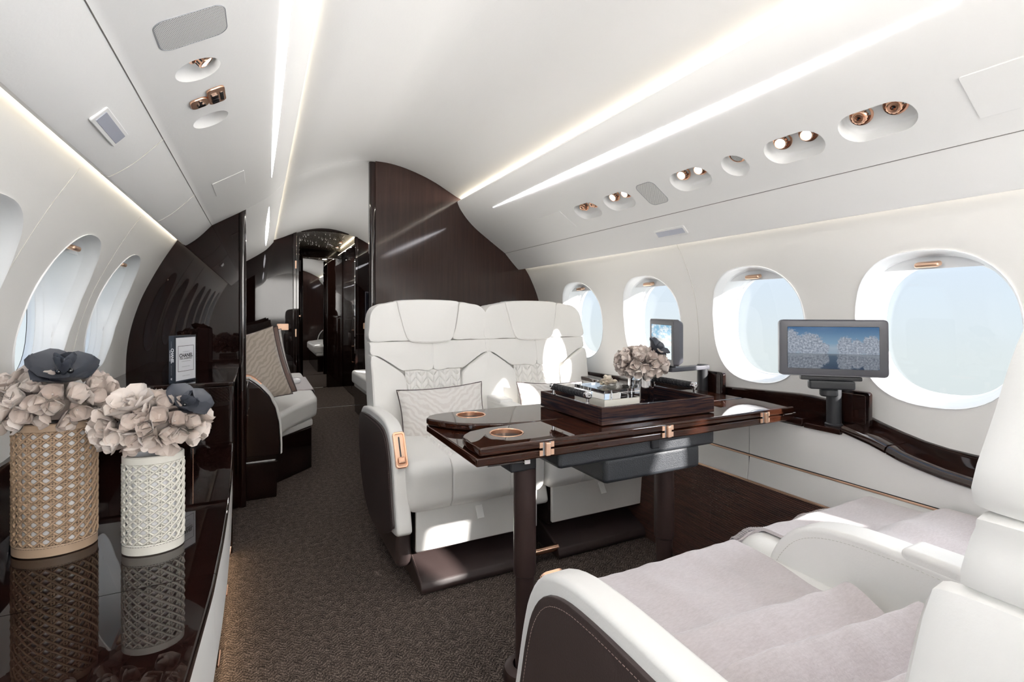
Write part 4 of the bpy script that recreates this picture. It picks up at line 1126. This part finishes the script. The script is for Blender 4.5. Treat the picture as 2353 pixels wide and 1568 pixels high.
# ---------------------------------------------------------------- throws
def throw(name, label, fz, fx, y0, y1, nx, ny, th, fr_y, fringe, group, loc):
    r = thing(name, label, 'throw', loc, 0, group)
    rows = []
    for j in range(ny+1):
        v = j/ny
        row = []
        for i in range(nx+1):
            u = i/nx; x, y = fx(u, v); row.append(V(x, y, fz(x, y, u, v)))
        rows.append(row)
    bm = loft(rows, closed=False)
    bmesh.ops.recalc_face_normals(bm, faces=bm.faces)
    res = bmesh.ops.solidify(bm, geom=list(bm.faces), thickness=th)
    F(bm, 'throw_cloth', 'throw', r, 60)
    if fringe:
        fb = bmesh.new()
        for i in range(fringe):
            u = (i+.5)/fringe; x, y = fx(u, 0); p = V(x, y, fz(x, y, u, 0)-.001)
            if fr_y == 'front':
                dx = R.uniform(-.006,.006); L = R.uniform(.034,.052)
                pts = [p+V(0,-.003,.003), p+V(dx*.3,.010,.004), p+V(dx*.7,.022,-L*.30), p+V(dx*1.4,.026+R.uniform(-.006,.006),-L)]
            tube(pts, .0016, 5, bm=fb, rs=[.0022,.0022,.0019,.0010])
        o = F(fb, 'fringe', 'throw', r, 80); o['kind'] = 'stuff'
    return r
def sm(a, b, x):
    t = max(0, min(1, (x-a)/(b-a))); return t*t*(3-2*t)
def bumpy(y, cen, w, h, skew=.6):
    d = y-cen; ww = w if d < 0 else w*skew
    return h*math.exp(-(d/ww)**2)
def fz1(x, y, u, v):
    z = .482
    s = (x-.75)*.10
    for c, w, h in ((.555,.075,.042),(.440,.068,.066),(.325,.070,.090)):
        z += bumpy(y+s, c, w, h, .40)
    z += .006*noise.noise(V(x*9, y*7, 1.0))+.004*noise.noise(V(x*25, y*12, 4))
    # falls over the cushion front
    z -= .085*sm(.815, .905, y)**1.0*1.0
    z -= .012*sm(.58, .52, x)
    return z
def fx1(u, v):
    y = .898-.70*v+.010*math.sin(u*9)
    xr = 1.000-.055*sm(.80,.45,y); xl = .515
    return xl+(xr-xl)*u, y
throw('throw_blanket', 'lilac grey throw in soft folds over the near aisle seat', fz1, fx1, 0, 0, 60, 110, .006, 'front', 84, 'lilac grey fringed throws', (.75,.55,.47))
def fz2(x, y, u, v):
    z = .486+.030*sm(.70,.64,y)*sm(.50,.60,y)+.030*bumpy(y,.40,.07,1,.7)
    z += .006*noise.noise(V(x*12, y*9, 7.0))+.003*math.sin(x*60)*sm(.78,.9,y)
    z -= .060*sm(.820,.905,y)
    z -= .03*sm(1.58,1.62,x)
    return z
def fx2(u, v):
    y = .905-.62*v+.008*math.sin(u*11); return 1.105+(1.565-1.105)*u*(1-.0*v)+.02*v, y
throw('throw_blanket', 'lilac grey throw with a knotted fringe over the near window seat', fz2, fx2, 0, 0, 50, 80, .008, 'front', 70, 'lilac grey fringed throws', (1.33,.6,.47))

# ---------------------------------------------------------------- table
tb = thing('folding_table', 'folded two-layer glossy wooden table with rose-gold hinges on bronze legs', 'table', (1.02, 1.29, 0))
TT, TM, TB = .700, .678, .655
nearp = [(.457,1.076),(.455,1.14),(.461,1.198),(.474,1.222),(.498,1.246),(.552,1.264),(.66,1.270),(1.60,1.270),(1.604,1.262),(1.606,1.085),(1.604,1.076)]
farp = [(.72,1.2725),(.62,1.288),(.545,1.318),(.498,1.357),(.466,1.405),(.448,1.440),(.447,1.462),(.462,1.490),(.490,1.506),(.53,1.512),(1.56,1.512),(1.592,1.500),(1.600,1.47),(1.600,1.2725)]
lowp = [(.449,1.078),(.449,1.47),(.470,1.500),(1.595,1.500),(1.603,1.49),(1.603,1.078)]
for poly_, (cx_, cy_) in ((nearp, (.581,1.187)), (farp, (.583,1.443))):
    o = F(prism(poly_, 'z', TM+.0015, TT, .005, 3), 'table_leaf', 'wood_table', tb)
    b = lathe([(.0440,-.012),(.0440,.01)], 48, 'z', (cx_,cy_,TT)); xf(b, wm(tb).inverted()); boolean_cut(o, [b])
    o.data.materials.clear(); o.data.materials.append(M['wood_table'])
F(prism(lowp, 'z', TB, TM-.0015, .005, 3), 'lower_table_leaf', 'wood_table', tb)
for (x, y) in ((.581,1.187),(.583,1.443)):
    c = lathe([(.0415,-.0118),(.0418,-.0005),(.0432,.0012),(.0455,.0012),(.0462,.0001),(.0438,-.001),(.0436,-.0118)], 48, 'z', (x,y,TT)); F(c, 'cup_holder_ring', 'gold', tb)
    F(lathe([(.0001,-.0110),(.0414,-.0110),(.0414,-.0119),(.0001,-.0119)], 40, 'z', (x,y,TT), capped=False), 'cup_holder_floor', 'gasket', tb)
for x in (.636, 1.036, 1.452):
    h = F(box(x-.0045,x+.0085,1.0655,1.078,TM-.016,TM+.016,.002,2), 'hinge', 'gold_satin', tb)
    for sx in (-1, 1):
        for a, b in ((TM+.003,TM+.0165),(TM-.0165,TM-.003)):
            F(box(x+.002+sx*.016-.0048, x+.002+sx*.016+.0048, 1.0735, 1.077, a, b, .0004, 1), 'hinge_plate', 'gold_satin', h)
        F(box(x+.002+sx*.0092-.0018, x+.002+sx*.0092+.0018, 1.0740, 1.077, TM-.0165, TM+.0165), 'hinge_spacer', 'thinprint', h)
F(tube([V(1.545,1.0755,TM), V(1.607,1.0755,TM)], .003, 8), 'strip_end', 'chrome', tb)
F(box(.705,1.285,1.125,1.452,.600,.655,.012,3), 'slide_housing', 'tray_black', tb)
F(box(.862,1.232,1.135,1.44,.532,.606,.014,3), 'slide_housing', 'tray_black', tb)
F(box(1.02,1.05,1.118,1.145,.618,.655,.003,1), 'bracket', 'black', tb)
F(box(1.32,1.40,1.16,1.19,.636,.655,.003,1), 'bracket', 'black', tb)
F(box(.60,.68,1.20,1.27,.585,.655,.004,1), 'leg_bracket', 'black', tb)
F(tube([V(.487,1.10,.648), V(.60,1.115,.640)], .0022, 8), 'lock_rod', 'chrome', tb)
F(box(.595,.612,1.110,1.124,.633,.647,.002,1), 'rod_clamp', 'chrome', tb)
for x in (.660, 1.1745):
    lg = F(lathe([(.0265,.0),(.0265,.29)], 36, 'z', (x,1.233,0)), 'leg', 'bronze', tb)
    F(lathe([(.0275,.287),(.0310,.290),(.0315,.296),(.0315,.640),(.028,.650)], 36, 'z', (x,1.233,0)), 'leg_sleeve', 'bronze', lg)
    F(lathe([(.060,0),(.060,.018),(.056,.030),(.046,.037),(.033,.038),(.031,.034),(.031,.002)], 44, 'z', (x,1.233,0)), 'foot_flange', 'bronze', lg)

# tray with handles
TX0,TX1,TY0,TY1,TZ = .845,1.283,1.127,1.465,.7012
tr = thing('serving_tray', 'rectangular ebony-veneer tray with black braided handles on the table', 'tray', ((TX0+TX1)/2,(TY0+TY1)/2,TZ))
F(box(TX0+.004,TX1-.004,TY0+.004,TY1-.004,TZ+.003,TZ+.008), 'tray_base', 'wood_tray', tr)
for nm, a in (('tray_side',(TX0,TX1,TY0,TY0+.013)),('tray_side',(TX0,TX1,TY1-.013,TY1)),('tray_side',(TX0,TX0+.013,TY0+.0132,TY1-.0132)),('tray_side',(TX1-.013,TX1,TY0+.0132,TY1-.0132))):
    F(box(*a,TZ+.0015,TZ+.050,.0008,1), nm, 'wood_tray', tr)
F(box(TX0+.03,TX1-.03,TY0+.03,TY1-.03,TZ-.0006,TZ+.003), 'tray_foot', 'gasket', tr)
for hx in (TX0+.0065, TX1-.0065):
    hz = TZ+.075; ya, yb = 1.195, 1.402
    hs = F(lathe([(.0088,.012),(.0094,.016),(.0094,yb-ya-.016),(.0088,yb-ya-.012)], 20, 'y', (hx,ya,hz)), 'tray_handle', 'handle', tr)
    wr = bmesh.new()
    for s in (1, -1):
        for ph in range(5):
            tube([V(hx+.0096*math.cos(s*k*.42+ph*2*PI/5), ya+.017+(yb-ya-.034)*k/110, hz+.0096*math.sin(s*k*.42+ph*2*PI/5)) for k in range(111)], .0016, 4, bm=wr)
    o = F(wr, 'handle_braid', 'handle', hs, 60)
    for yy, d in ((ya,1),(yb,-1)):
        F(lathe([(.0060,0),(.0105,.0008*d),(.0115,.003*d),(.0115,.013*d),(.0100,.0165*d),(.0095,.018*d)], 28, 'y', (hx,yy,hz)), 'handle_cap', 'chrome', hs)
    F(lathe([(.0001,-.0004),(.0022,-.0004),(.0022,.001),(.0001,.001)], 12, 'y', (hx,ya,hz), capped=False), 'cap_screw', 'bead', hs)
    for yy in (ya+.008, yb-.010):
        F(lathe([(.0068,0),(.0068,.003),(.0046,.0036),(.0046,.025)], 20, 'z', (hx,yy,TZ+.050)), 'handle_post', 'chrome', hs)

# keepsake box with acrylic lid and leather camellia
BX0,BX1,BY0,BY1 = .906,1.040,1.195,1.352; bz = TZ+.0085
bx = thing('keepsake_box', 'cream lacquered box with a thick clear acrylic lid on the tray', 'box', ((BX0+BX1)/2,(BY0+BY1)/2,bz))
F(box(BX0,BX1,BY0,BY1,bz,.7575,.0008,1), 'box_body', 'cream', bx)
F(box(BX0,BX1,BY0,BY1,.7580,.786,.0008,1), 'acrylic_lid', 'acrylic', bx)
for x in (BX0+.030,BX1-.040):
    for y in (BY0+.012,BY1-.012): F(lathe([(.0030,0),(.0030,.002),(.0018,.0025),(.0018,.026),(.0026,.0265),(.0026,.028)], 12, 'z', (x,y,.7580)), 'lid_pin', 'chrome', bx)
cm_ = thing('camellia_ornament', 'cream leather camellia with a round centre on the acrylic box lid', 'ornament', (.985,1.282,.7868))
CP = petal_mesh('petal', .036, .030, .04, .25, 'cpetal', seed=41); CQ = petal_mesh('petal', .024, .026, .25, .5, 'cpetal', seed=42)
bloom(cm_, V(0,0,.003), V(0,0,1), [CP], 8, .10, 1.0, .1, 0, .08); bloom(cm_, V(0,0,.007), V(0,0,1), [CP], 6, .32, .78, .5, 0, .1); bloom(cm_, V(0,0,.010), V(0,0,1), [CQ], 5, .6, .85, .2, 0, .1)
b = lathe([(.004,0),(.0105,.001),(.0125,.006),(.0115,.012),(.007,.0165),(.0001,.0175)], 24); xf(b, Matrix.Translation((0,0,.008))); finish(b, 'round_centre', 'cpetal', cm_)

# chrome vase with bouquet
cv = thing('chrome_vase', 'mirror-polished cylindrical vase standing on the tray', 'vase', (1.140,1.305,TZ+.0085))
finish(lathe([(.0001,0),(.040,0),(.0415,.0012),(.0415,.103),(.0408,.105),(.039,.105),(.0385,.100),(.0385,.006),(.0001,.006)], 56, capped=False), 'vase_body', 'chrome', cv)
PS = [petal_mesh('petal', .027, .026, .3, .5, m, seed=50+i) for i, m in enumerate(('petal','petal2','petal'))]
_PM = PM; PM = PS
b3 = bouquet(1.137, 1.300, .846, .080, .072, .042, 64, 'small taupe paper bouquet with a charcoal bloom in the chrome vase', 1.08, FG, [(.036,-.020,.038,.02)])
PM = _PM
accent(b3, V(.036,-.020,.038), V(.35,-.55,.75).normalized(), DK, DKS, 4, 3, .80)

# ---------------------------------------------------------------- monitors on posts
def uvscreen(w, h, y, m, parent):
    me = bpy.data.meshes.new('screen'); me.from_pydata([(-w/2,y,-h/2),(w/2,y,-h/2),(w/2,y,h/2),(-w/2,y,h/2)], [], [(0,1,2,3)])
    uv = me.uv_layers.new(name='UVMap')
    for i, c in enumerate(((0,0),(1,0),(1,1),(0,1))): uv.data[i].uv = c
    me.materials.append(M[m]); o = bpy.data.objects.new('screen', me); COL.objects.link(o); o.parent = parent; return o
def monitor(label, post, ctr, rz, tilt, w, h, scr, group, arm=False):
    px, py, pz = post
    t = thing('pop_up_monitor', label, 'monitor', (px, py, pz), 0, group)
    B = Matrix.Translation(ctr) @ Matrix.Rotation(rz, 4, 'Z') @ Matrix.Rotation(tilt, 4, 'X')
    body = loft([[V(p[0], y, p[1]) for p in pill(w-2*i, h-2*i, .012, 5)] for y, i in ((-.0140,.0035),(-.0155,.0),(.004,0),(.009,.003),(.022,.010),(.024,.014))], True, True, True)
    xf(body, B); body_o = F(body, 'monitor_body', 'grey', t)
    fr_ = loft([[V(p[0], y, p[1]) for p in pill(a, b, .004, 4)] for a, b, y in ((w-.006,h-.006,-.0142),(w-.010,h-.010,-.0158),(w-.044,h-.042,-.0158),(w-.048,h-.046,-.0132))])
    xf(fr_, B); F(fr_, 'bezel', 'grey', body_o)
    s = uvscreen(w-.046, h-.044, 0, scr, body_o); s.matrix_local = wm(body_o).inverted() @ B @ Matrix.Translation((0,-.0164,0))
    def G(bm, nm, m): xf(bm, B); return F(bm, nm, m, t)
    if not arm:
        G(box(-.082,.078,-.010,.014,-h/2-.013,-h/2-.001,.003,2), 'mount_bar', 'black')
        G(box(-.060,.060,-.013,.017,-h/2-.040,-h/2-.0135,.006,3), 'tilt_hinge', 'black')
        G(lathe([(.020,-.022),(.024,-.018),(.024,-.003),(.021,0)], 28, 'z', (-.004,.012,-h/2-.040)), 'swivel_collar', 'black')
    F(lathe([(.0255,0),(.0255,.004),(.0215,.007),(.0210,.012),(.0210,(.800 if arm else .812)-pz)], 32, 'z', (px,py,pz)), 'post', 'black', t)
    if arm:
        b = prism([(px+q.x, py+q.y) for q in [Vector(p) for p in ((.020,-.020),(.026,.0),(.018,.020),(-.185,.010),(-.205,-.010),(-.195,-.028),(-.17,-.030))]], 'z', .780, .797, .003, 2); F(b, 'swing_arm', 'grey', t)
        F(lathe([(.015,0),(.015,.030)], 20, 'z', (px-.18,py-.01,.797)), 'pivot', 'black', t)
    return t
MG = 'pop-up monitors on the right ledge'
monitor('open monitor showing a frosted lake, on a black post beside the nearest window', (1.640,.968,.6570), (1.527,.910,.911), math.radians(-44.4), math.radians(-2), .283, .168, 'lake', MG)
monitor('side-on monitor showing a frozen lake, behind the table flowers', (1.645,1.505,.6610), (1.41,1.475,.905), math.radians(-115), 0, .28, .170, 'ice', MG, True)
for nm, y0, y1, z0, z1 in (('dark upright storage flap behind the near monitor post', .880, .985, .6570, .770), ('dark upright storage flap behind the far monitor post', 1.425, 1.535, .6605, .772)):
    t = thing('monitor_flap', nm, 'flap', (1.68,(y0+y1)/2,z0), 0, 'upright flaps of the monitor compartments')
    F(prism([(a+(y0+y1)/2,b+(z0+z1)/2) for a, b in pill(y1-y0, z1-z0, .010, 4)], 'x', 1.672, 1.690, .003, 2), 'flap_board', 'wood_dark', t)
    F(prism([(a+(y0+y1)/2,b+(z0+z1)/2) for a, b in pill(y1-y0-.02, z1-z0-.02, .006, 4)], 'x', 1.6695, 1.6722, .001, 1), 'flap_inset', 'wood_ledge', t)

# ---------------------------------------------------------------- sofa cabin
def sofa(X, sgn, label, full=True):
    t = thing('sofa', label, 'sofa', (X(-.2), 4.2, 0), 0)
    base = [(-.55,3.05),(.08,3.06),(.09,3.28),(.30,3.51),(.31,5.28),(-.55,5.28)]
    F(prism([(X(a),b) for a, b in base], 'z', .0, .265, .006, 2), 'sofa_base', 'wood_dark', t)
    mid = [(-.55,3.11),(.10,3.11),(.12,3.30),(.31,3.55),(.325,5.22),(-.55,5.22)]
    F(prism([(X(a),b) for a, b in mid], 'z', .267, .305, .008, 2), 'seat_frame', 'leather', t)
    seatp = [(-.55,3.115),(.10,3.115),(.135,3.22),(.185,3.34),(.34,3.62),(.355,3.75),(.355,4.14),(-.55,4.14)]
    F(prism([(X(a),b) for a, b in seatp], 'z', .306, .435, .030, 4), 'seat_cushion', 'leather', t)
    F(prism([(X(a),b) for a, b in [(-.55,4.145),(.355,4.145),(.355,5.20),(-.55,5.20)]], 'z', .306, .435, .030, 4), 'seat_cushion', 'leather', t)
    F(box(min(X(-.55),X(-.33)),max(X(-.55),X(-.33)),3.12,5.2,.42,.86,.05,4), 'back_cushion', 'leather', t)
    ap = [(-.5,.645),(-.10,.662),(-.05,.652),(.0,.610),(.045,.555),(.075,.490),(.092,.410),(.098,.30),(.098,.235),(-.5,.235)]
    for y0, y1, m in ((3.030,3.105,'wood_dark'),(5.215,5.30,'leather')):
        a = F(prism([(X(p), z) for p, z in ap], 'y', y0, y1, .006, 2), 'sofa_arm', m, t)
        edge = [V(X(p+.002), (y0+y1)/2, z+.002) for p, z in catmull_2(ap[:9])]
        band = loft([[p+V(0,-(y1-y0)/2-.003,.0), p+V(sgn*.008,-(y1-y0)/2-.003,.006), p+V(sgn*.008,(y1-y0)/2+.003,.006), p+V(0,(y1-y0)/2+.003,0)] for p in edge], True, True, True)
        F(band, 'arm_band', 'leather', a)
        g = [V(X(p+.004), (y0+y1)/2, z+.010) for p, z in catmull_2([(-.16,.660),(-.10,.664),(-.05,.655),(.0,.612)])]
        F(loft([[p+V(0,-.034,-.002), p+V(sgn*.003,-.028,.006), p+V(sgn*.003,.028,.006), p+V(0,.034,-.002)] for p in g], True, True, True), 'arm_cap', 'gold', a)
    F(prism([(X(p), z) for p, z in [(-.5,.20),(.088,.20),(.080,.0),(-.5,.0)]], 'y', 3.04, 3.10, .004, 1), 'end_panel', 'wood_dark', t)
    return t
def catmull_2(p): return [(q.x, q.y) for q in catmull([(a,b,0) for a,b in p], 4)]
sofa(lambda x: x, 1, 'white leather sofa with a dark end panel beyond the left partition')
sofa(lambda x: 1.170-x, -1, 'white leather sofa on the right of the far cabin, mostly hidden by a seat')
PG2 = 'large pillows at the near end of the sofa'
pillow('sofa_pillow', 'front taupe zebra-stripe pillow with dark piping propped on the sofa', (-.085,3.30,.680), (math.radians(-12), math.radians(-13), math.radians(8)), .43, .43, .12, 'zebra2', PG2)
pillow('sofa_pillow', 'cocoa brown pillow propped right behind the striped one', (-.055,3.42,.675), (math.radians(-12), math.radians(-13), math.radians(10)), .43, .43, .12, 'cocoa', PG2)
pillow('sofa_pillow', 'second striped pillow behind the cocoa one on the sofa', (-.035,3.55,.665), (math.radians(-12), math.radians(-11), math.radians(10)), .42, .42, .11, 'zebra', PG2)
t = thing('folded_throw', 'thin beige throw folded flat across the sofa seat', 'throw', (.2, 4.35, .436))
rings = []
for i in range(14):
    q = i/13; x = -.10+.462*min(1, q*1.16); z = .4365 if q < .86 else .4365-.05*(q-.86)/.14
    rings.append([V(x,4.0,z), V(x,4.0,z+.008), V(x,4.75,z+.008), V(x,4.75,z)])
F(loft(rings, True, True, True), 'throw_layer', 'throw', t, 60)
hp = thing('headphones', 'pale grey over-ear headphones lying on the sofa throw', 'headphones', (.215,4.30,.452))
for sx in (-1, 1):
    b = lathe([(.012,0),(.030,.002),(.036,.010),(.036,.020),(.030,.028),(.001,.030)], 24); xf(b, Matrix.Translation((.02+sx*.02,sx*.055,-.004)) @ Matrix.Rotation(.3*sx, 4, 'X')); finish(b, 'ear_cup', 'vase_core', hp)
finish(tube([V(-.02-.085*math.sin(a), .068*math.cos(a), .012) for a in [PI*i/20 for i in range(21)]], .007, 8), 'headband', 'vase_core', hp)
